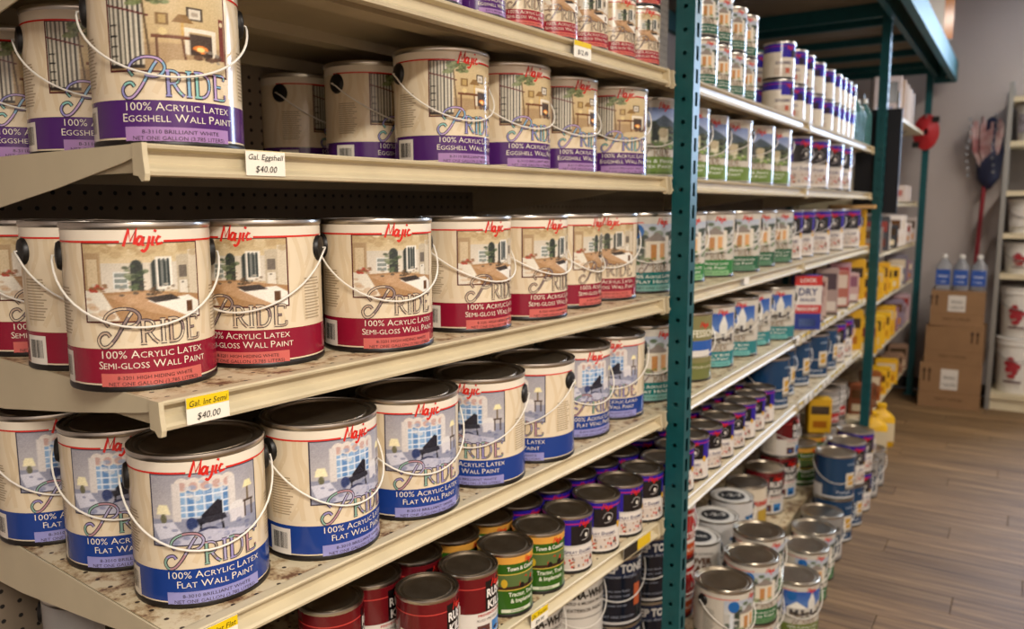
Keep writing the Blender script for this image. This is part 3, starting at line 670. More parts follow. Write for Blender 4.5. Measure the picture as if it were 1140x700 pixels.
# ================================================================== THE SETTING
def struct(name, me, parent=None): return tag(link(name, me, parent), kind='structure')
X0, X1, Y0, Y1, ZC = -1.6, 2.9, -1.9, 7.0, 3.15
floor = struct('floor', MB().box((X0, Y0, -.06), (X1, Y1, -.006)).mesh('floor', mat('subfloor', '#2a2019', .9)))
def plank_mat():
    m = bpy.data.materials.new('floor_plank_wood'); m.use_nodes = True; nt = m.node_tree; b = nt.nodes['Principled BSDF']
    tc = nt.nodes.new('ShaderNodeTexCoord'); mp = nt.nodes.new('ShaderNodeMapping'); mp.inputs['Scale'].default_value = (1.6, 46, 46)
    oi = nt.nodes.new('ShaderNodeObjectInfo'); ad = nt.nodes.new('ShaderNodeVectorMath'); ad.operation = 'ADD'
    cb = nt.nodes.new('ShaderNodeCombineXYZ')
    nt.links.new(nmath(nt, 'MULTIPLY', oi.outputs['Random'], 37.0), cb.inputs[0]); nt.links.new(nmath(nt, 'MULTIPLY', oi.outputs['Random'], 91.0), cb.inputs[1])
    nt.links.new(tc.outputs['Object'], ad.inputs[0]); nt.links.new(cb.outputs[0], ad.inputs[1]); nt.links.new(ad.outputs[0], mp.inputs[0])
    n = nt.nodes.new('ShaderNodeTexNoise'); n.inputs['Scale'].default_value = 1.0; n.inputs['Detail'].default_value = 7; n.inputs['Roughness'].default_value = .62; n.inputs['Distortion'].default_value = .6
    nt.links.new(mp.outputs[0], n.inputs['Vector'])
    r = nt.nodes.new('ShaderNodeValToRGB'); e = r.color_ramp.elements
    e[0].position = .33; e[0].color = (*lin('#4c3923'), 1); e[1].position = .66; e[1].color = (*lin('#8f734f'), 1); k = e.new(.5); k.color = (*lin('#72583b'), 1)
    nt.links.new(n.outputs['Fac'], r.inputs['Fac'])
    hs = nt.nodes.new('ShaderNodeHueSaturation'); nt.links.new(r.outputs['Color'], hs.inputs['Color'])
    nt.links.new(nmath(nt, 'MULTIPLY_ADD', oi.outputs['Random'], .35, .82), hs.inputs['Value'])
    nt.links.new(hs.outputs['Color'], b.inputs['Base Color']); b.inputs['Roughness'].default_value = .6; b.inputs['Specular IOR Level'].default_value = .25
    bp = nt.nodes.new('ShaderNodeBump'); bp.inputs['Strength'].default_value = .15; bp.inputs['Distance'].default_value = .002
    nt.links.new(n.outputs['Fac'], bp.inputs['Height']); nt.links.new(bp.outputs['Normal'], b.inputs['Normal'])
    return m
PW, PL = .148, 1.22
pm = MB().prism([(-.0, -.006), (PL-.002, -.006), (PL-.002, -.0012), (PL-.0032, 0), (.0012, 0), (0, -.0012)], 'y', 0, PW-.0018).mesh('plank', plank_mat())
y = -0.6; i = 0
while y < Y1-PW:
    off = ((i*0.41) % 1.0)*PL
    x = -0.35-off
    while x < 2.6:
        if x+PL > -.1 and x < 2.4: link('plank', pm, floor, (x, y, 0))
        x += PL
    y += PW; i += 1
wl = MB().box((X0-.1, Y0, 0), (X0, Y1, ZC)); struct('wall_left', wl.mesh('wall_left', MT['wall']))
struct('wall_right', MB().box((X1, Y0, 0), (X1+.1, Y1, ZC)).mesh('wall_right', MT['wall']))
struct('wall_back', MB().box((X0, Y0-.1, 0), (X1, Y0, ZC)).mesh('wall_back', MT['wall']))
wf = MB().box((X0, Y1, 0), (WIN[0], Y1+.08, ZC)).box((WIN[1], Y1, 0), (X1, Y1+.08, ZC)).box((WIN[0], Y1, WIN[3]), (WIN[1], Y1+.08, ZC)).box((WIN[0], Y1, 0), (WIN[1], Y1+.08, WIN[2]))
struct('wall_far', wf.mesh('wall_far', MT['wall']))
struct('ceiling', MB().box((X0, Y0, ZC), (X1, Y1, ZC+.06)).mesh('ceiling', MT['ceil']))
dr = MB()
for a, b in (((WIN[0], 6.98, WIN[2]), (WIN[0]+.05, 7.06, WIN[3])), ((WIN[1]-.05, 6.98, WIN[2]), (WIN[1], 7.06, WIN[3])), ((WIN[0], 6.98, WIN[3]-.05), (WIN[1], 7.06, WIN[3])), ((WIN[0], 6.98, WIN[2]), (WIN[1], 7.06, WIN[2]+.06))): dr.box(a, b)
d1 = struct('window_1', dr.mesh('window_frame', MT['steel']))
struct('baseboard_far', MB().box((X0, Y1-.012, 0), (WIN[0], Y1, .09)).mesh('baseboard', mat('dark_vinyl_base', '#3a332e', .6)))
# ceiling lamps
for i, (loc, pw) in enumerate(LAMPS):
    lt = thing('ceiling_light', ['fluorescent ceiling fixture above the near end of the aisle', 'fluorescent ceiling fixture above the middle of the aisle', 'fluorescent ceiling fixture above the far end of the aisle'][i], 'ceiling light', (loc[0], loc[1], loc[2]+.02), 0, 'aisle ceiling lights')
    link('housing', MB().prism([(-.16, .15), (-.16, .05), (-.10, 0), (.10, 0), (.16, .05), (.16, .15)], 'y', -.62, .62).mesh('fixture_housing', MT['white']), lt)
    o = area('lamp_light', (loc[0], loc[1], loc[2]), (loc[0], loc[1], 0), .30, 1.2, pw, (1.0, .92, .82))

# ================================================================== GONDOLA SHELVING
ZS = dict(top=1.765, A=1.528, B=1.250, C=.972, D=.702, base=.14)
BAY1 = (0.0, 1.7203, -0.0703)
DEP = .56
RAIL = [(-.016, 0), (0, 0), (.0022, -.0018), (.001, -.0048), (-.010, -.0075), (-.0115, -.0205), (.001, -.0262), (.0042, -.0292), (.003, -.0332), (-.004, -.0345), (-.016, -.033)]
def bay(label, ox, oy, ang, L, shelves, peg, ptop, depth=DEP, base_front=-.055, base_z=.14, left=True):
    g = thing('gondola_shelving', label, 'shelving', (ox, oy, 0), ang)
    link('back_panel', MB().box((-depth-.012, -L, base_z), (-depth, 0, ptop)).mesh('back_panel', peg), g)
    up = MB().box((-depth-.03, -.03, 0), (-depth-.0125, .0, ptop)).mesh('upright', MT['enamel'])
    link('upright', up, g); link('upright', up, g, (0, -L+.03, 0))
    for z in shelves:
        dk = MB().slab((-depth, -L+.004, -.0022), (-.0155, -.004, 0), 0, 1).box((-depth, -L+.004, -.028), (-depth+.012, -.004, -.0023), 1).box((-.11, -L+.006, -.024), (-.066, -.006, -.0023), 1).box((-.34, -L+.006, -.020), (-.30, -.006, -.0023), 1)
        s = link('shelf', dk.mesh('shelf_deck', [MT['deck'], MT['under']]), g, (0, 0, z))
        link('price_rail', MB().prism(RAIL, 'y', -L+.004, -.004).mesh('price_rail', MT['enamel']), s)
        for ya, yb in ((-L-.002, -L+.0038), (-.0038, .002)):
            cap = MB().prism([(-.018, .0005), (.003, .0005), (.0035, -.014), (.0062, -.032), (.004, -.039), (-.002, -.040), (-.008, -.034), (-.018, -.033)], 'y', ya, yb)
            link('end_cap', cap.mesh('end_cap', MT['enamel']), s)
        br = [(-.010, .0), (-.012, -.013), (-.05, -.020), (-.20, -.043), (-.42, -.072), (-depth, -.082), (-depth, .0)]
        bm = MB().prism(br, 'y', 0, .0022)
        me = bm.mesh('bracket', MT['bracket'])
        link('bracket', me, s, (0, -L+.0005, 0)); link('bracket', me, s, (0, -.0027, 0))
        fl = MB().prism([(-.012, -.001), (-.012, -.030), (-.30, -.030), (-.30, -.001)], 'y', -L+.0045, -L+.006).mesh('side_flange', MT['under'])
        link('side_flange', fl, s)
    bs = link('base_deck', MB().box((-depth, -L+.002, base_z-.02), (base_front, -.002, base_z)).mesh('base_deck', MT['deck']), g)
    link('kick_plate', MB().box((base_front-.02, -L+.002, 0.0), (base_front-.005, -.002, base_z-.0205)).mesh('kick_plate', MT['enamel']), bs)
    return g
bay('cream shelving bay nearest the camera, left of the first teal post', *BAY1, 1.2268, [ZS[k] for k in ('top', 'A', 'B', 'C', 'D')], MT['peg'], 2.15)
bay('cream shelving bay just beyond the first teal post', 0, 3.09, 0, 1.345, [ZS[k] for k in ('top', 'A', 'B', 'C', 'D')], MT['pegl'], 2.35)
bay('cream shelving bay just before the second teal post', 0, 4.55, 0, 1.445, [ZS[k] for k in ('top', 'A', 'B', 'C', 'D')], MT['peg'], 1.95)
bay('narrow cream shelving bay between second and third teal posts', 0, 6.62, 0, 1.92, [1.49, 1.20, .925, .62, .26], MT['pegl'], 1.75, depth=.40, base_front=-.15, base_z=.10)

# ================================================================== TEAL PALLET RACK
def perforated(w, pitch, n, hw, hh, rnd):
    """flat strip in (u,v) with n real holes; returns verts, faces"""
    V, F = [], []
    k = 8
    for i in range(n):
        v0, o = i*pitch, len(V)
        for (cx, cy) in ((0, 0), (w/2, 0), (w, 0), (w, pitch/2), (w, pitch), (w/2, pitch), (0, pitch), (0, pitch/2)): V.append((cx, v0+cy))
        for j in range(8):
            a = R(-135+45*j); x, yv = math.cos(a), math.sin(a)
            if not rnd: m = max(abs(x), abs(yv)); x, yv = x/m, yv/m
            V.append((w/2+hw*x, v0+pitch/2+hh*yv))
        for j in range(8): F.append((o+j, o+(j+1) % 8, o+8+(j+1) % 8, o+8+j))
    return V, F
def rack_post(h, wx=.045, wy=.042):
    m = MB(); pitch = .0508; n = int(h/pitch)
    V, F = perforated(wx, pitch, n, .0052, .0052, True); m.add([(u, 0, v) for u, v in V], F)
    V, F = perforated(wy, pitch, n, .0075, .0155, False); m.add([(wx, u, v) for u, v in V], F)
    H = n*pitch
    m.add([(0, 0, 0), (0, wy, 0), (0, wy, H), (0, 0, H)], [(0, 1, 2, 3)]); m.add([(0, wy, 0), (wx, wy, 0), (wx, wy, H), (0, wy, H)], [(0, 1, 2, 3)])
    m.box((-.02, -.02, 0), (wx+.02, wy+.02, .008), 0)
    return m.mesh('rack_post', MT['teal'])
rk = thing('pallet_rack', 'teal perforated steel pallet rack standing around the paint shelving', 'rack', (0, 1.76, 0))
PH = 3.1
pmesh = rack_post(PH); pmesh3 = rack_post(2.5)
for yy in (0, 2.84, 4.98):
    link('post', pmesh if yy < 3 else pmesh3, rk, (0, yy, 0)); link('rear_post', pmesh if yy < 3 else pmesh3, rk, (-.98, yy, 0))
def beam(x0, x1, y0, y1, z0, z1, nm, m): link(nm, MB().box((x0, y0, z0), (x1, y1, z1)).mesh(nm, m), rk)
for yy in (0, 2.84, 4.98):        # cross braces of each end frame
    beam(-.935, -.0005, yy+.004, yy+.038, 2.43, 2.52, 'cross_brace', MT['teal'])
C_BEAM = [(.155, 2.37), (.195, 2.37), (.195, 2.50), (.155, 2.50), (.155, 2.488), (.183, 2.488), (.183, 2.382), (.155, 2.382)]
link('front_beam', MB().prism(C_BEAM, 'y', 1.0, 5.06).mesh('front_beam', MT['teallt']), rk)
beam(.046, .075, 1.0, 5.06, 2.40, 2.50, 'inner_beam', MT['teal'])
beam(-1.02, -.981, 0, 5.06, 2.40, 2.50, 'rear_beam', MT['teal'])
beam(.046, .19, 5.02, 5.06, 2.36, 2.50, 'end_plate', MT['teal'])
for k, yy in enumerate(np.linspace(3.2, 4.85, 4)): beam(-.98, .045, yy, yy+.04, 2.46, 2.50, 'deck_support', MT['teal'])
for k in range(10): link('deck_board', MB().box((-1.0, 1.3+k*.375, 2.501), (.182, 1.3+k*.375+.36, 2.52)).mesh('deck_board', MT['ply']), rk)
bolt = MB().lathe([(.011, 0), (.011, .006), (.006, .008), (.001, .008)], 10); bv = [(x, -z, y) for x, y, z in bolt.V]
link('bolt', mesh('bolt', bv, bolt.F, [MT['steel']]), rk, (.13, 5.019, 2.40))
# ------------------------------------------------------------------ CANS
ORD = ['first', 'second', 'third', 'fourth', 'fifth', 'sixth', 'seventh', 'eighth', 'ninth', 'tenth', 'eleventh', 'twelfth', 'thirteenth', 'fourteenth', 'fifteenth', 'sixteenth', 'seventeenth', 'eighteenth', 'nineteenth', 'twentieth']
TH = np.linspace(0, 2*math.pi, 121)
def proj(P):
    d = P-CAM; zz = d@FW; return 570+FPX*(d@RT)/zz, 350-FPX*(d@UP)/zz
def fit(z, r=GR, h=GH, **ob):
    """where on the shelf (height z) a can stands whose outline has two given measures in the photograph"""
    def meas(x, y):
        o = {}
        for pre, dz in (('b', 0), ('m', h*.5), ('t', h)):
            px, py = proj(np.stack([x+r*np.cos(TH), y+r*np.sin(TH), 0*TH+z+dz], 1))
            o.update({pre+'l': px.min(), pre+'r': px.max(), pre+'c': (px.min()+px.max())/2, pre+'lo': py.max(), pre+'hi': py.min()})
        o['x'] = x*1000; o['y'] = y*1000
        return np.array([o[k]-v for k, v in ob.items()])
    best = None
    for y0 in (.6, 1.0, 1.6, 2.6, 3.6):
        q = np.array([-.12, y0])
        for it in range(40):
            e = meas(*q); J = np.stack([(meas(*(q+np.array(d)))-e)/1e-5 for d in ((1e-5, 0), (0, 1e-5))], 1)
            try: st = np.linalg.solve(J, -e)
            except Exception: break
            n = np.abs(st).max(); q = q+st*min(1, .15/max(n, 1e-9))
            if n < 1e-7: break
        e = np.abs(meas(*q)).max()
        if q[1] > .2 and (best is None or e < best[0]): best = (e, q)
    return float(best[1][0]), float(best[1][1])
def bot(x, y, z, r=GR): return behind(px_z(x, y, z), r)
def top(x, y, z, r=GR, h=GH): return behind(px_z(x, y, z+h), r)
def loc1(s, t):
    a = BAY1[2]; return (BAY1[0]+math.sin(a)*s-math.cos(a)*t, BAY1[1]-math.cos(a)*s-math.sin(a)*t)
zA, zB, zC, zD, z0, zb = ZS['A'], ZS['B'], ZS['C'], ZS['D'], ZS['top'], ZS['base']
G = 'near bay gallon cans'
# upper shelf: purple band
E1 = fit(zA, ml=100, mr=267.5); E3 = fit(zA, tc=490.8, thi=51.2)
for (x, y), off, lab, hd in (
    (E1, 2, 'large purple-banded paint can at the front left corner of upper shelf', 0),
    (fit(zA, ml=27.5, thi=3), 8, 'purple-banded paint can directly behind the front left corner one', 0),
    (fit(zA, ml=-48, thi=27), 12, 'purple-banded paint can at the far left edge of the picture', 0),
    (fit(zA, tl=287, thi=80.6), 62, 'shaded purple-banded can at the pegboard, deepest on the upper shelf', 2),
    (fit(zA, tl=360.8, thi=67), 46, 'purple-banded can second from the back in the upper shelf row', 1),
    (E3, 31, 'purple-banded can with bright right edge, front of receding upper row', 0),
    (fit(zA, tr=612.4, thi=68.4), 36, 'purple-banded can second along the upper shelf front toward the post', 0),
    (fit(zA, tr=665, thi=84.4), 37, 'purple-banded can third along the upper shelf front toward the post', 0),
    (fit(zA, tr=721, thi=95.4), 22, 'purple-banded can beside the green-banded one near the teal post', 0)):
    can('egg', x, y, zA, off, lab, 'purple-banded cans', True, hd)
x, y = fit(zA, tr=753, thi=107.4); can('farm', x, y, zA, 20, 'grass-green banded can just left of the first teal post', 'green-banded barn paint cans', True, 0)
# middle shelf: red band
for (x, y), off, lab, hd in (
    (fit(zB, bc=160.4, blo=436.5), 2, 'large red-banded paint can at the front left corner of middle shelf', 0),
    ((-.386, .600), 22, 'red-banded paint can with barcode, directly behind the front corner one', 0),
    ((-.553, .612), 8, 'red-banded paint can cut by the left picture edge', 0),
    (fit(zB, br=360.5, blo=410), -22, 'red-banded paint can turned left, second along the middle shelf', 0),
    (fit(zB, bc=422, blo=392.7), 20, 'red-banded paint can third along the middle shelf front', 0),
    (fit(zB, br=568.5, blo=370.5), 38, 'red-banded paint can fourth along the middle shelf front', 1),
    (fit(zB, br=631, blo=357), 42, 'red-banded paint can fifth along the middle shelf front', 1),
    (fit(zB, br=669, blo=344), 60, 'red-banded paint can sixth along the middle shelf, mostly hidden', 0),
    (fit(zB, br=707.5, blo=335), 14, 'red-banded paint can last of its row, beside a teal-banded can', 0)):
    can('semi', x, y, zB, off, lab, 'red-banded cans', True, hd)
x, y = fit(zB, br=746.5, blo=327); can('teal', x, y, zB, 25, 'teal-banded can on the middle shelf left of the teal post', 'teal-banded house paint cans', True, 0)
# lower shelf: blue band
for (x, y), off, lab, hd in (
    (fit(zC, bc=225.7, blo=677.6), 5, 'large blue-banded paint can at the front left corner of lower shelf', 0),
    (fit(zC, bl=75.8, blo=636.6), -6, 'blue-banded paint can directly behind the front corner one', 0),
    (fit(zC, bl=0, blo=608), 10, 'blue-banded paint can cut by the left picture edge', 0),
    (fit(zC, bc=359, blo=624.5), 35, 'blue-banded paint can second along the lower shelf front', 0),
    (fit(zC, br=511, blo=579.7), 20, 'blue-banded paint can third along the lower shelf front', 0),
    (fit(zC, br=584, blo=543.6), -15, 'blue-banded paint can turned left, fourth along the lower shelf', 0),
    (fit(zC, br=638.6, blo=516), -30, 'blue-banded paint can turned far left, fifth along the lower shelf', 0),
    (fit(zC, br=678, blo=489.4), 35, 'blue-banded paint can sixth along the lower shelf front', 0),
    (fit(zC, br=716, blo=467.6), 5, 'blue-banded paint can last of its row, beside a teal-banded can', 0)):
    can('flat', x, y, zC, off, lab, 'blue-banded cans', True, hd)
x, y = fit(zC, br=750, blo=448.6); can('teal', x, y, zC, 20, 'teal-banded can on the lower shelf left of the teal post', 'teal-banded house paint cans', True, 0)
# quart shelf, bay 1
def quart(kind, s, t, off, lab, group): x, y = loc1(s, t); can(kind, x, y, zD, off, lab, group, True)
row = [('rust_q', 35), ('rust_q', 32), ('tractor_q', 22), ('tractor_q', 12), ('purple_q', 22), ('purple_q', 8), ('purple_q', 22), ('purple_q', 12), ('purple_q', 15)]
SF = [.748, .640, .531, .420, .312, .194, .084, -.024, -.131]
nm = {'rust_q': 'small dark red enamel can', 'tractor_q': 'small green tractor enamel can', 'purple_q': 'small violet and white enamel can'}
cnt = {}
for (k, off), s in zip(row, SF):
    cnt[k] = cnt.get(k, 0)+1
    quart(k, s, .058, off, '%s, %s of its kind in the front row' % (nm[k], ORD[cnt[k]-1]), 'front row of quarts on the fifth shelf')
cnt = {}
for (k, off), s in zip(row, SF):
    cnt[k] = cnt.get(k, 0)+1
    quart(k, s+.022, .172, off+rng.uniform(-15, 15), '%s, %s of its kind in the second row' % (nm[k], ORD[cnt[k]-1]), 'second row of quarts on the fifth shelf')
cnt = {}
for (k, off), s in zip(row, SF):
    cnt[k] = cnt.get(k, 0)+1
    quart(k, s+.028, .285, off+rng.uniform(-25, 25), '%s, %s of its kind in the shaded third row' % (nm[k], ORD[cnt[k]-1]), 'third row of quarts on the fifth shelf')
quart('rust_q', .87, .16, 60, 'small can showing its pale back panel, left of the red cans', 'front row of quarts on the fifth shelf')
for i, (s, t) in enumerate(((1.13, .38), (1.12, .20), (.95, .42))):
    x, y = loc1(s, t); can('silver', x, y, zD, 170, ['silver can under the lower shelf at the bottom left picture corner', 'silver can below the front blue-banded can, lid just showing', 'silver can deep in the shade of the quart shelf, left end'][i], 'silver cans on the quart shelf', False, -1)
# top shelf quarts bay 1: two layers
ys = [.86+.113*i for i in range(8)]
for i in range(8):
    s = .83-.113*i; x, y = loc1(s, .062); k = 'egg_q' if i < 3 else 'semi_q'
    for lay in range(2):
        can(k, x, y, z0+lay*(QH+.0006), 30+rng.uniform(-12, 18), 'small %s-banded can, %s from left on top shelf, %s layer' % ('purple' if i < 3 else 'red', ORD[i], ['lower', 'upper'][lay]), 'quarts on the top shelf, near bay', True)
# bay 2 --------------------------------------------------------------
def row_cans(lst, z, mode, where, group, full=True):
    c = {}
    for k, px, py, off in lst:
        x, y = fit(z, tr=px, thi=py) if mode == 'top' else fit(z, br=px, blo=py)
        x = max(min(x, -.07), -.16)
        c[k] = c.get(k, 0)+1
        can(k, x, y, z, off, '%s, %s of its kind %s' % (DESC[k], ORD[c[k]-1], where), group, full)
row_cans([('farm', 790.4, 119, 15), ('farm', 811.5, 127.6, 12), ('farm', 838, 133, 0), ('farm', 863, 139.6, 8), ('farm', 881.5, 144, 5)], zA, 'top', 'past the post, upper shelf', 'green-banded barn paint cans')
row_cans([('purple', 904, 151.6, 25), ('purple', 924, 155.4, 10), ('purple', 943, 160, 12), ('purple', 957, 163, 12)], zA, 'top', 'past the post, upper shelf', 'violet gallon cans', False)
row_cans([('green', 784, 315, 20), ('green', 816, 309, 10), ('dkgreen', 845, 303.2, 10), ('dkgreen', 862, 297.3, 15), ('dkgreen', 881, 293, 20)], zB, 'bot', 'past the post, middle shelf', 'green-banded house paint cans')
row_cans([('purple', 892, 289.6, 10), ('purple', 905, 286.5, 10), ('purple', 923, 283.5, 8), ('purple', 938, 279, 5), ('purple', 956, 276, 12)], zB, 'bot', 'past the post, middle shelf', 'violet gallon cans', False)
row_cans([('prof', 791, 425.6, 32), ('church', 816, 410.4, 15), ('church', 842.5, 397.8, 0), ('church', 857, 386, 8), ('church', 883.5, 379, 0)], zC, 'bot', 'past the post, lower shelf', 'church-picture paint cans')
# quart shelf bay 2: three rows of violet quarts
zD2 = zD
fy = [1.972+.1165*i for i in range(8)]
for rr in range(3):
    for i, yy in enumerate(fy):
        can('purple_q', -.060-.114*rr, yy+rng.uniform(-.003, .003)+.03*rr, zD2, rng.uniform(-10, 35), 'small violet and white can, %s in %s, past the first post' % (ORD[i], ['front row', 'second row', 'third row'][rr]), 'quarts beyond the first teal post', rr == 0)
for i, (xx, yy, off) in enumerate(((-.10, 3.02, 25), (-.13, 3.24, 30), (-.12, 3.46, 20), (-.09, 3.68, 10), (-.09, 3.88, 30))):
    can('blue', xx, yy, zD2, off, 'slate-blue paint can, %s along the quart shelf beyond the violet cans' % ORD[i], 'slate-blue cans', False)
for i, yy in enumerate((4.08, 4.27)): can('purple', -.09, yy, zD2, 15, 'violet and white gallon can, %s beyond the slate-blue cans' % ORD[i], 'violet gallon cans', False)
# top shelf bay 2
def at_px(px, X): return float(px_x(px, 100, X)[1])
for i, px in enumerate((775, 791, 808, 820)):
    yy = max(at_px(px, -.062), 1.86 if i == 0 else yy+.112)
    for lay in range(3 if i < 1 else 2):
        can('green_q', -.062, yy, z0+lay*(QH+.0006), 20+rng.uniform(-10, 10), 'small green-banded can, %s past the post on top shelf, layer %s' % (ORD[i], ['one', 'two', 'three'][lay]), 'quarts on the top shelf, far bay')
yl = yy; c = 0
for px, X in ((836, -.20), (866, -.062), (880, -.062), (889, -.062), (902, -.062), (914, -.062), (922, -.062), (928, -.062), (933, -.062), (938, -.062)):
    yy = max(at_px(px, X), yl+(.02 if X < -.1 else .115)); yl = yy if X > -.1 else yl
    for lay in range(2):
        can('purplew_q', X, yy, z0+lay*(QH+.0006), rng.uniform(-20, 25), 'small violet and cream can, %s past the green ones, %s layer, top shelf' % (ORD[c], ['lower', 'upper'][lay]), 'violet quarts on the top shelf', False)
    c += 1
TOPEND = yl
# base shelf
def base_can(k, x, y, z, off, lab, full=False): can(k, x, y, z, off, lab, 'gallon cans on the bottom shelves', full)
for i, (px, py, k) in enumerate(((680, 698, 'deep'), (716, 671, 'deep'))):
    x, y = behind(px_z(px, py, .14+GH), GR)
    can(k, x, y, .14+GH+.0006, 12, ['upper navy paint can with grey lettering, farther from the teal post', 'upper navy paint can with grey lettering, beside the teal post'][i], 'gallon cans on the bottom shelves', True, 0)
    can(k, x, y, .14, 12, ['lower navy can of the stack farther from the post', 'lower navy can of the stack beside the post'][i], 'gallon cans on the bottom shelves', True, 0)
xa, ya = behind(px_z(680, 698, .14+GH), GR)
for j, (dx, dy, k, lab) in enumerate(((-.03, -.18, 'perma', 'white can with black lettering beside the navy cans, bottom shelf'), (-.05, -.36, 'perma', 'white can with black lettering farthest left on the bottom shelf'))):
    for lay in range(2): base_can(k, xa+dx, ya+dy, .14+lay*(GH+.0006), 25, lab+(', upper' if lay else ', lower'), True)
for lay in range(2):
    base_can('primer', *fit(.14, br=771, x=-215), .14+lay*(GH+.0006), 48, ['lower red and white primer can of the stack right of the post', 'upper red and white primer can of the stack right of the post'][lay], True)
base_can('cover', -.185, 2.53, .14, 5, 'white and brown stain-cover can right of the red primer stack', True)
base_can('sealer', -.192, 2.748, .14, 15, 'white primer can with black oval lid, nearer of the two', True)
base_can('sealer', -.203, 2.975, .14, 15, 'white primer can with black oval lid, farther of the two', True)
base_can('creamcan', -.20, 3.165, .14, 15, 'cream primer can behind the black-oval lids')
base_can('rust', -.19, 3.40, .14, 12, 'large dark red can standing alone on the bottom shelf', True)
base_can('rust', -.19, 3.63, .14, 15, 'lower large dark red can of the stack of two'); base_can('rust', -.19, 3.63, .14+GH+.0006, 40, 'upper large dark red can of the stack of two')
base_can('tractor', -.152, 4.056, .14, 25, 'large green tractor enamel can on the bottom shelf, nearer'); base_can('tractor', -.152, 3.85, .14, 25, 'large green tractor enamel can half hidden by the red stack')
for lay in range(2):
    for i, yy in enumerate((4.26, 4.44)): base_can('greyred', -.13, yy, .14+lay*(GH+.0006), 20, 'grey can with red patch, %s of two stacks, %s' % (ORD[i], ['lower', 'upper'][lay]))
# floor cans
FC = 'gallon cans on the floor'
for i, (x, y) in enumerate(((.033, 2.15), (.05, 2.365), (.018, 2.56))):
    k = 'floorhouse'
    for lay in range(2): can(k, x, y, lay*(GH+.0006), [48, 24, 24][i], 'silver-lidded paint can, %s floor stack from the post, %s' % (ORD[i], ['lower', 'upper'][lay]), FC, True, 0)
for i, (x, y, k) in enumerate(((.108, 2.712, 'floorchurch'), (.082, 2.985, 'floorhouse'), (.07, 3.175, 'floorhouse'), (.062, 3.37, 'silver'))):
    can(k, x, y, 0, 22, 'single silver-lidded can on the floor, %s after the three stacks' % ORD[i], FC, True, 0)
for i, (x, y, k) in enumerate(((.062, 3.60, 'blue'), (.07, 3.81, 'purple'), (.072, 4.02, 'purple'), (.074, 4.23, 'silver'), (.076, 4.43, 'silver'))):
    for lay in range(2 if i < 3 else 1):
        can('blue' if (i == 1 and lay == 0) else k, x, y, lay*(GH+.0006), 12 if i == 0 else 20, 'floor can in the far row, %s from the slate-blue one, %s' % (ORD[i], ['lower', 'upper'][lay]) if i else ['slate-blue can on the floor under another slate-blue can', 'upper slate-blue can with white panel in the floor row'][lay], FC, i == 0, 0)

# ------------------------------------------------------------------ other goods
def printed_flat(V, F, C, name): return mesh(name, V, F, [MT['printed']], None, C)
def pack(name, label, cat, loc, rotz, size, col, deco=(), texts=(), group=None, mt=None):
    """rectangular packet; its front faces local +X"""
    w, d, h = size; t = thing(name, label, cat, loc, rotz, group)
    e = min(w, d)*.06
    prof = [(-d+e, -w/2), (-e, -w/2), (0, -w/2+e), (0, w/2-e), (-e, w/2), (-d+e, w/2), (-d, w/2-e), (-d, -w/2+e)]
    link('body', MB().prism(prof, 'z', 0, h).mesh('packet', mt or mat('packet_'+col, col, .45)), t)
    if deco or texts:
        for x0, x1, z0_, z1_, c in deco:
            p = Print(1, True); p.rect((x0-.5)*w, (x1-.5)*w, z0_*h, z1_*h, lin(c), .0008); link('printed_panel', p.mesh('packet_print'), t)
        for s, xc, z, hh, c, wd in texts:
            p = Print(1, True); p.text(s, (xc-.5)*w, z*h, hh*h, lin(c), .0016, width=wd*w, bold=.02); link('lettering', p.mesh('packet_lettering'), t)
    return t
def jug(name, label, cat, loc, rotz, w, d, h, bodym, capm, labcol, group=None, neck=.25, texts=()):
    t = thing(name, label, cat, loc, rotz, group); b = MB()
    hs = h*(1-neck)
    def ring(sw, sd, z): 
        n = 16; return [(sd/2*math.copysign(abs(math.cos(q))**.55, math.cos(q)), sw/2*math.copysign(abs(math.sin(q))**.55, math.sin(q)), z) for q in [2*math.pi*i/n for i in range(n)]]
    rings = [ring(w*.94, d*.94, 0), ring(w, d, h*.03), ring(w, d, hs*.9), ring(w*.8, d*.8, hs), ring(w*.34, d*.4, h*.86), ring(w*.30, d*.36, h*.90)]
    V = sum(rings, []); n = 16; F = [tuple(range(n))[::-1]]+[(j*n+i, j*n+(i+1) % n, (j+1)*n+(i+1) % n, (j+1)*n+i) for j in range(len(rings)-1) for i in range(n)]+[tuple((len(rings)-1)*n+i for i in range(n))]
    link('bottle', mesh('bottle', V, F, [bodym], None, None, True, 40), t)
    link('cap', MB().lathe([(w*.19, h*.90), (w*.19, h*.985), (w*.15, h), (.001, h)], 14).mesh('cap', capm, True, 40), t)
    if labcol:
        p = Print(1, True); p.rect(-w*.44, w*.44, h*.14, h*.58, lin(labcol), d/2+.001); 
        for s, z, hh, c, wd in texts: p.text(s, 0, z*h, hh*h, lin(c), d/2+.002, width=wd*w, bold=.02)
        link('label', p.mesh('bottle_label'), t)
    return t
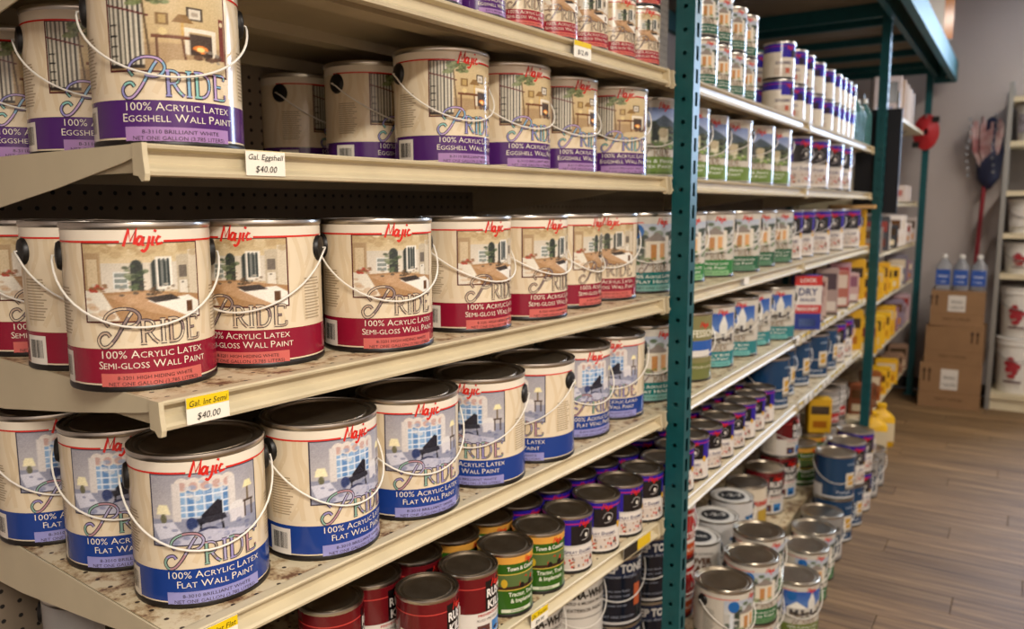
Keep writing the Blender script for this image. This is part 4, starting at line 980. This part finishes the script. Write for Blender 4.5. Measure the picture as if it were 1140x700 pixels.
# lower shelf far: packets after the church cans
x, y = bot(893.6, 368.4, zC, .05)
pack('sealer_packet', 'blue, white and red powder packet lettered on the lower shelf', 'packet', (min(x, -.04)+.03, y, zC), R(-62), (.105, .07, .215), '#2a3f94',
     deco=((.0, 1, .0, .30, '#22398c'), (0, 1, .30, .46, '#c43a3c'), (0, 1, .46, .82, '#e2dcd6'), (0, 1, .82, 1, '#c8302c'), (.2, .8, .06, .2, '#6b86c0')), texts=(('DRY', .5, .64, .13, '#23346c', .7), ('LOCK', .5, .88, .07, '#efe6dc', .6), ('MASONRY', .5, .35, .07, '#f0e4dc', .8), ('SEALER', .5, .53, .05, '#23346c', .6)))
cols = ['#b59a92', '#bfa69a', '#a8928c', '#c4a08c', '#b06a5c', '#b8909a', '#c0a09c']
for i in range(7):
    yy = 3.46+.135*i; pack('filler_packet', '%s pinkish packet after the blue packet on the lower shelf' % ORD[i], 'packet', (-.035-.02*(i % 2), yy, zC), R(-60+rng.uniform(-8, 8)), (.10, .06, .15+.03*(i % 3)), cols[i],
        deco=((.1, .9, .55, .9, ['#6b2c34', '#7c3a3c', '#4a3a44', '#b03a34', '#d8c8b8', '#a83a44', '#8a5a6c'][i]), (.1, .9, .1, .3, '#d8cfc4'), (0, 1, 0, .06, '#5a5048')), group='pinkish packets')
# yellow goods at the far end of bay 3 and through bay 4
def ycan(label, loc, h=.2, w=.13, rot=-65, col='#d6a414', deco=((.1, .9, .55, .8, '#3c2c1c'), (.2, .8, .15, .35, '#a8641c'))):
    return pack('finish_can', label, 'tin', loc, R(rot), (w, .08, h), col, deco=deco, group='yellow wood finish tins')
pos = [(-.07, 4.51, zB), (-.05, 4.44, zC), (-.05, 4.45, zD)]
for i, q in enumerate(pos): ycan(['yellow tin at the end of the middle shelf before the second post', 'yellow tin at the end of the lower shelf before the second post', 'yellow tin at the end of the quart shelf before the second post'][i], q, .21 if i else .19)
ycan('yellow tin standing on the green tractor enamel can', (-.10, 4.056, .14+GH+.001), .17, .11)
b4 = [(1.20, 'topmost'), (.925, 'second'), (.62, 'third'), (.26, 'lowest')]
g = random.Random(21)
for zi, (zz, wd) in enumerate(b4):
    for i in range(9):
        yy = 4.84+.195*i; hh = g.uniform(.13, .2)
        cc = [['#8d8078', '#3a3a40', '#cfc6ba', '#24262c', '#d8d0c8', '#d6ccc2', '#cfc4bc', '#b8aca4', '#a89c94'],
              ['#d4a212', '#d9aa16', '#d6a010', '#d8ac1a', '#d6a414', '#d0c8bc', '#6b6672', '#8a6470', '#7c7078'],
              ['#d4a212', '#dcb01c', '#d9a80e', '#d8aa12', '#d2a014', '#8a6070', '#7a6c7c', '#8c7a84', '#a88c90'],
              ['#7a3f1c', '#6a3a20', '#8a4c1c', '#d6a414', '#d9a812', '#d6a414', '#7a5c48', '#8a6a50', '#7c604c']][zi][i]
        pack('finish_can', '%s packet along the %s shelf between second and third posts' % (ORD[i], wd), 'packet', (-.035, yy, zz), R(-70+g.uniform(-8, 8)), (g.uniform(.11, .15), .08, hh), cc,
             deco=((.1, .9, .55, .85, g.choice(['#3c2c1c', '#8a2c24', '#c9b89c', '#5c3a1c'])), (.15, .85, .12, .35, g.choice(['#b8741c', '#d8c9a8', '#6b2c1c']))), group='goods between the far posts')
jug('yellow_jug', 'yellow jug on the floor under the lowest far shelf', 'jug', (.02, 4.98, 0), R(-70), .15, .12, .26, MT['yplastic'], MT['yplastic'], '#d8c9a8')
jug('yellow_jug', 'yellow jug farther along the floor under the far shelf', 'jug', (.03, 5.2, 0), R(-70), .15, .12, .26, MT['yplastic'], MT['yplastic'], '#d8c9a8')
# top shelf far end: tinted plastic containers
for i in range(10):
    jug('tinted_bottle', '%s teal-tinted plastic bottle at the far end of the top shelf' % ORD[i], 'bottle', (-.06-.10*(i % 2), TOPEND+.13+.052*i, z0), R(-65), .075, .06, .20+.025*(i % 3), MT['tealclear'], MT['white'], None, 'tinted bottles on the top shelf')
for i in range(3):
    pack('plastic_tub', '%s tall teal tub behind the tinted bottles on top shelf' % ORD[i], 'tub', (-.36, 3.75+.19*i, z0), R(-60), (.15, .14, .40-.04*i), '#2c6a68', deco=((.1, .9, .2, .5, '#7fa8a4'), (.1, .9, .6, .8, '#4d8884')), group='teal tubs on the top shelf')
pack('white_carton', 'flat brown carton lying above the violet cans near the second post', 'box', (-.05, 4.35, zB+GH+.003), R(-75), (.22, .16, .018), '#c49a5c')
bb = px_y(958, 127, 4.75); bc = px_y(1008, 122, 4.75)
pn = thing('black_board', 'black panel hung behind the second teal post', 'board', (0, 4.652, 0))
link('board', MB().box((bb[0], 0, 1.42), (bc[0], .018, 1.965)).mesh('board', MT['black']), pn)
for hx in (bb[0]+.02, bc[0]-.03): link('hanger', MB().box((hx, .004, 1.9655), (hx+.01, .014, 2.05)).mesh('hanger', MT['steel']), pn)
# small appliances / boxes above bay 4
pack('picture_box', 'white box with dark picture behind the second teal post', 'box', (-.02, 5.06, 1.98), R(-75), (.15, .12, .21), '#b9aeb0', deco=((.35, .85, .3, .85, '#23242e'), (.1, .3, .1, .2, '#3a3a70'), (.5, .7, .1, .2, '#3a3a70')))
sh = thing('high_shelf', 'narrow high shelf holding boxes behind the second post', 'shelf', (-.32, 4.78, 1.955))
link('board', MB().box((0, 0, 0), (.36, 1.6, .02)).mesh('ledge_board', MT['enamel']), sh); link('bracket', MB().prism([(0, 0), (.30, 0), (0, -.18)], 'y', .3, .32).mesh('ledge_bracket', MT['steel']), sh); link('bracket', MB().prism([(0, 0), (.30, 0), (0, -.18)], 'y', 1.2, 1.22).mesh('ledge_bracket', MT['steel']), sh)
for i in range(4): pack('slim_carton', '%s slim pale carton on the high shelf behind the post' % ORD[i], 'box', (-.0, 5.28+.14*i, 1.976), R(-70), (.10, .08, .22-.01*i), ['#a8907c', '#b8aca4', '#c4b8b0', '#b0a49c'][i], deco=((.2, .8, .2, .8, ['#c9bfb4', '#8a7c74', '#d0c6bc', '#9a8c84'][i]),), group='slim cartons')
for i in range(2): pack('small_carton', '%s small pale carton on the shelf right of the black panel' % ORD[i], 'box', (-.03, 5.7+.2*i, 1.491), R(-70), (.14, .08, .10), '#b9aca4', deco=((.2, .8, .3, .7, '#a06058'),), group='small pale cartons')
# red coil hanging on the third post
rc = thing('extension_reel', 'red coiled cord hanging on the third teal post', 'cord', (.0225, 6.728, 2.0))
for k in range(7):
    q = [(.078*math.cos(a)*(1-.12*k), -.02-.006*k, .12*math.sin(a)*(1-.12*k)) for a in np.linspace(0, 2*math.pi, 28)]
    link('coil', MB().tube(q, .011, 6).mesh('coil', MT['red'], True, 80), rc)
link('hook', MB().tube([(0, -.0, .13), (0, -.05, .13), (0, -.07, .10)], .006, 6).mesh('hook', MT['steel'], True), rc)
link('wrap', MB().box((-.085, -.05, -.11), (-.04, -.012, -.07)).mesh('wrap', MT['ink']), rc); link('wrap', MB().box((.04, -.05, .07), (.085, -.012, .11)).mesh('wrap', MT['ink']), rc)
# object on the high deck
oc = pack('orange_carton', 'white and orange carton on the teal overhead deck', 'box', (.12, 5.9, 2.521), R(-60), (.22, .2, .30), '#d9d2c6', deco=((.72, 1, 0, 1, '#c87a2c'),))
# cartons and jugs by the far wall
def carton(label, x0, x1, z, h, y, rot, txt):
    t = thing('carton', label, 'carton', ((x0+x1)/2, y, z), rot, 'stacked brown cartons'); w = x1-x0
    link('body', MB().box((-w/2, 0, 0), (w/2, .30, h-.002)).mesh('carton_body', MT['card']), t)
    link('flap', MB().box((-w/2, .0005, h-.0019), (w/2, .149, h)).box((-w/2, .151, h-.0019), (w/2, .2995, h)).mesh('carton_flap', MT['card']), t)
    p = Print(1, True); p.flat = True
    q = Print(1, True)
    if txt: q.rect(-.06, .05, h*.42, h*.88, lin('#cfc8be'), .001); q.text('FRAGILE', -.005, h*.66, .02, lin('#2a2622'), .002, width=.07); q.text('1 GALLON', -.005, h*.50, .02, lin('#2a2622'), .002, width=.085)
    sx = -.15 if txt else .13
    for dx in (-.022, .012): q.rect(sx+dx, sx+dx+.010, h*.58, h*.80, lin('#3c2a1c'), .001); q.poly([(sx+dx-.008, h*.80), (sx+dx+.018, h*.80), (sx+dx+.005, h*.90)], [(0, 1, 2)], lin('#3c2a1c'), .001)
    q.text('PAINT SUPPLIES', 0, h*.17, .016, lin('#4a3222'), .001, width=.17); q.rect(-w/2, w/2, h*.34, h*.345, lin('#6b4a2c'), .0008)
    V = [(yv, -l, z_) for l, yv, z_ in q.V]
    link('print', mesh('carton_print', V, [f for f in q.F], [MT['printed']], None, q.C), t)
    return t
carton('bottom brown carton of the stack by the far wall', .115, .508, 0, .325, 6.42, R(3), True)
carton('middle brown carton of the stack, with no white sticker', .135, .50, .326, .275, 6.43, R(-2), False)
carton('top brown carton of the stack, jugs standing on it', .155, .495, .602, .25, 6.43, R(2), True)
for i in range(3):
    jug('cleaner_jug', ['left', 'middle', 'right'][i]+' clear jug with blue label on the carton stack', 'jug', (.215+.112*i, 6.56, .853), R(-90), .105, .105, .255, MT['clear'], MT['white'], '#2a4f9c', 'clear jugs on the cartons', .28, (('WASH', .36, .06, '#cfd8e8', .6), ('1 GAL', .22, .04, '#cfd8e8', .5)))
# mop with wrapped head on the far wall
mp = thing('mop', 'red-handled mop with wrapped head leaning on the far wall', 'mop', (.40, 6.84, 0))
link('handle', MB().tube([(-.03, -.06, 0.001), (-.005, 0, .9), (.02, .03, 1.80)], .016, 10).mesh('mop_handle', MT['redmetal'], True, 60), mp)
hd = MB(); gg = random.Random(2)
for i in range(16):
    a = gg.uniform(-.09, .07); hd.tube([(.02+a*.2, .0, 1.70), (.02+a, -.05+gg.uniform(-.02, .02), 1.86), (.02+a*1.2, -.06, 2.02+gg.uniform(-.03, .08)), (.02+a*1.3, -.05, 1.95)], .012, 6)
link('mop_head', hd.mesh('mop_head', mat('white_red_yarn', '#c9b4b0', .9, var=.3, scale=9, col2='#8a2a34'), True, 80), mp)
link('backing', MB().lathe([(.02, 1.58), (.075, 1.66), (.09, 1.85), (.06, 2.06), (.01, 2.10)], 12, c=(.035, .03, 0)).mesh('mop_backing', MT['bluebag'], True, 60), mp)
ch = MB()
for k in range(9):
    for dx, zt in ((-.10, 2.08), (.06, 2.10)):
        ch.lathe([(.004, -.012), (.012, -.004), (.012, .004), (.004, .012)], 8, c=(dx+.01*math.sin(k), -.09, zt-.05*k))
tag(link('bead_string', ch.mesh('bead_string', MT['clear'], True), mp), kind='stuff')
# metal shelf unit at right with pails
su = thing('metal_shelf_unit', 'cream metal shelf unit at the right picture edge', 'shelving', (.535, 6.54, 0))
for zz in (2.20, 1.90, 1.56, 1.265, .98, .12): link('shelf', MB().box((0, 0, zz-.035), (.46, .42, zz)).mesh('unit_shelf', MT['enamel']), su)
for xx, yy in ((0, .0), (.43, .0), (0, .40), (.43, .40)): link('post', MB().box((xx, yy-.002, 0), (xx+.03, yy+.028, 2.3)).mesh('unit_post', MT['steel']), su)
link('back_panel', MB().box((.0, .43, .1), (.46, .435, 2.25)).mesh('unit_back', mat('grey_unit_back', '#6c645f', .7)), su)
link('kick_plate', MB().box((.03, .02, 0), (.43, .03, .084)).mesh('unit_kick', MT['bracket']), su)
def pail(label, x, y, z, r, h, marks):
    t = thing('pail', label, 'bucket', (x, y, z), R(-88), 'pails on the metal shelf unit')
    link('body', MB().lathe([(r*.86, 0), (r*.88, .006), (r*.98, h*.86), (r*1.04, h*.87), (r*1.04, h*.93), (r, h*.94)], 28).mesh('pail_body', MT['white'], True, 40), t)
    link('lid', MB().lathe([(r*1.03, h*.94), (r*1.05, h*.95), (r*1.05, h*.99), (r*1.0, h), (r*.94, h), (r*.92, h*.975), (.001, h*.975)], 28).mesh('pail_lid', MT['white'], True, 40), t)
    p = Print(r*1.0); D = r*math.pi/180
    if marks == 'figure':
        for dx, dz, rx, rz in ((-20, .62, .10, .05), (-14, .52, .16, .07), (-24, .44, .10, .06), (-8, .42, .09, .08), (-30, .55, .07, .04), (-16, .32, .12, .04), (2, .5, .05, .05)): p.disc(dx*D, dz*h, rx*r*1.6, rz*h, lin('#9c3038'), .003+abs(dx)*.00002, 9)
        p.rect(-36*D, 10*D, h*.2, h*.235, lin('#5a3a3c'), .002)
    else:
        for x0, x1, a, b, c in marks: p.rect(x0*D, x1*D, a*h, b*h, lin(c), .002+b*.001)
    link('label', p.mesh('pail_print'), t)
    link('handle', MB().tube([(r*1.06*math.sin(a)*.3+.0, r*1.06*math.cos(a), h*.8-.10*math.sin(a)) if False else (r*1.07*math.sin(a), r*1.07*math.cos(a), h*.82-.09*math.sin(a)) for a in np.linspace(0, math.pi, 20)], .003, 6).mesh('pail_handle', MT['steel'], True), t)
mk = 'figure'
for lab, x, z, h, r, m in (('white pail with dark label near the top of the metal unit', .65, 1.90, .25, .125, ((-60, 60, .25, .75, '#a8a0a8'), (-50, 50, .45, .6, '#3a3440'))), ('plain white pail on the unit, level with the mop handle', .64, 1.265, .24, .12, ((-60, 60, .2, .7, '#cfc8c0'),)),
    ('small white pail with red print above the tall ones', .645, .98, .22, .13, mk), ('upper tall pail with red print at the right edge', .655, .12+.401, .36, .14, mk), ('lower tall pail with red print at the right edge', .655, .12, .40, .14, mk)):
    pail(lab, x+.06, 6.72, z+.0005, r, h, m)

# ------------------------------------------------------------------ price tags
def tagc(label, P, d, w, h, top_yellow, lines, tilt=0):
    """card clipped in a price rail: P = centre top on the rail, d = direction along the rail (to the viewer's right)"""
    t = thing('price_tag', label, 'price tag', P, math.atan2(d[1], d[0])-math.pi/2, 'price tags')
    link('card', MB().box((.0, -w/2, -h), (.0008, w/2, 0)).mesh('tag_card', MT['paper']), t)
    p = Print(1, True)
    if top_yellow: p.rect(-w/2, w/2, -h*top_yellow, 0, lin('#e0c018'), .0012)
    for s, z, hh, wd in lines: p.text(s, 0, z*h, hh*h, lin('#241c14'), .0016, width=wd*w, slant=.2)
    if p.F: link('writing', p.mesh('tag_print'), t)
    return t
def on1(s, z): a = loc1(s, -.0048); return (a[0], a[1], z)
dv = (math.sin(-BAY1[2]), math.cos(BAY1[2]))
def s_px(px, z):
    a_, b_ = -.2, 1.3
    for it in range(40):
        m = (a_+b_)/2; q = loc1(m, -.004); X, _ = proj(np.array([q[0], q[1], z]))
        if X > px: a_ = m
        else: b_ = m
    return m
tagc('price tag handwritten for eggshell gallons on the upper shelf rail', on1(s_px(295, zA-.012), zA-.001), dv, .055, .029, .01, (('Gal. Eggshell', -.36, .22, .9), ('$40.00', -.86, .26, .55)))
tagc('price tag handwritten for semi-gloss gallons on the middle shelf rail', on1(s_px(231, zB-.015), zB-.001), dv, .054, .031, .40, (('Gal. Int Semi', -.34, .22, .9), ('$40.00', -.86, .26, .55)))
tagc('price tag at the left end of the lower shelf rail', on1(s_px(243, zC-.006), zC-.001), dv, .05, .03, .42, (('Gal. Int Flat', -.36, .22, .9), ('$38.00', -.86, .26, .55)))
tagc('yellow and white price tag on the quart shelf rail, left', on1(s_px(600, zD-.015), zD-.001), dv, .055, .03, .45, (('Qt. Tractor', -.36, .22, .9), ('$9.99', -.86, .26, .5)))
t = tagc('yellow and black price tag on the quart shelf rail near post', on1(s_px(709, zD-.015), zD-.001), dv, .13, .026, 0, ())
p = Print(1, True); p.rect(-.065, 0, -.026, 0, lin('#191715'), .0012); p.rect(.0, .065, -.026, 0, lin('#dcb81c'), .0012); link('writing', p.mesh('tag_print2'), t)
tagc('white price tag on the top shelf rail above the cans', on1(s_px(648, z0-.015), z0-.001), dv, .06, .03, .3, (('$12.49', -.8, .3, .6),))
def on2(y, z): return (.0048, y, z)
for nm_, zz, y0_, y1_, stp in (('lower', zC, 3.05, 4.5, .085), ('quart', zD, 3.15, 4.5, .085)):
    yy = y0_; i = 0
    while yy < y1_:
        tagc('%s pale price tag past the joint on the %s shelf rail' % (ORD[i], nm_), on2(yy, zz-.001), (0, 1), .055, .029, rng.choice((0, .4, .4)), (('$9.99', -.8, .3, .6),)); yy += stp; i += 1
for zi, (zz, wd) in enumerate(b4[1:3]):
    for i in range(14): tagc('%s pale price tag on the %s rail between the far posts' % (ORD[i], wd), on2(4.82+.12*i, zz-.001), (0, 1), .06, .029, .4, ())
tagc('blue price tag on the middle shelf rail past the first post', on2(2.36, zB-.001), (0, 1), .05, .02, 0, ())
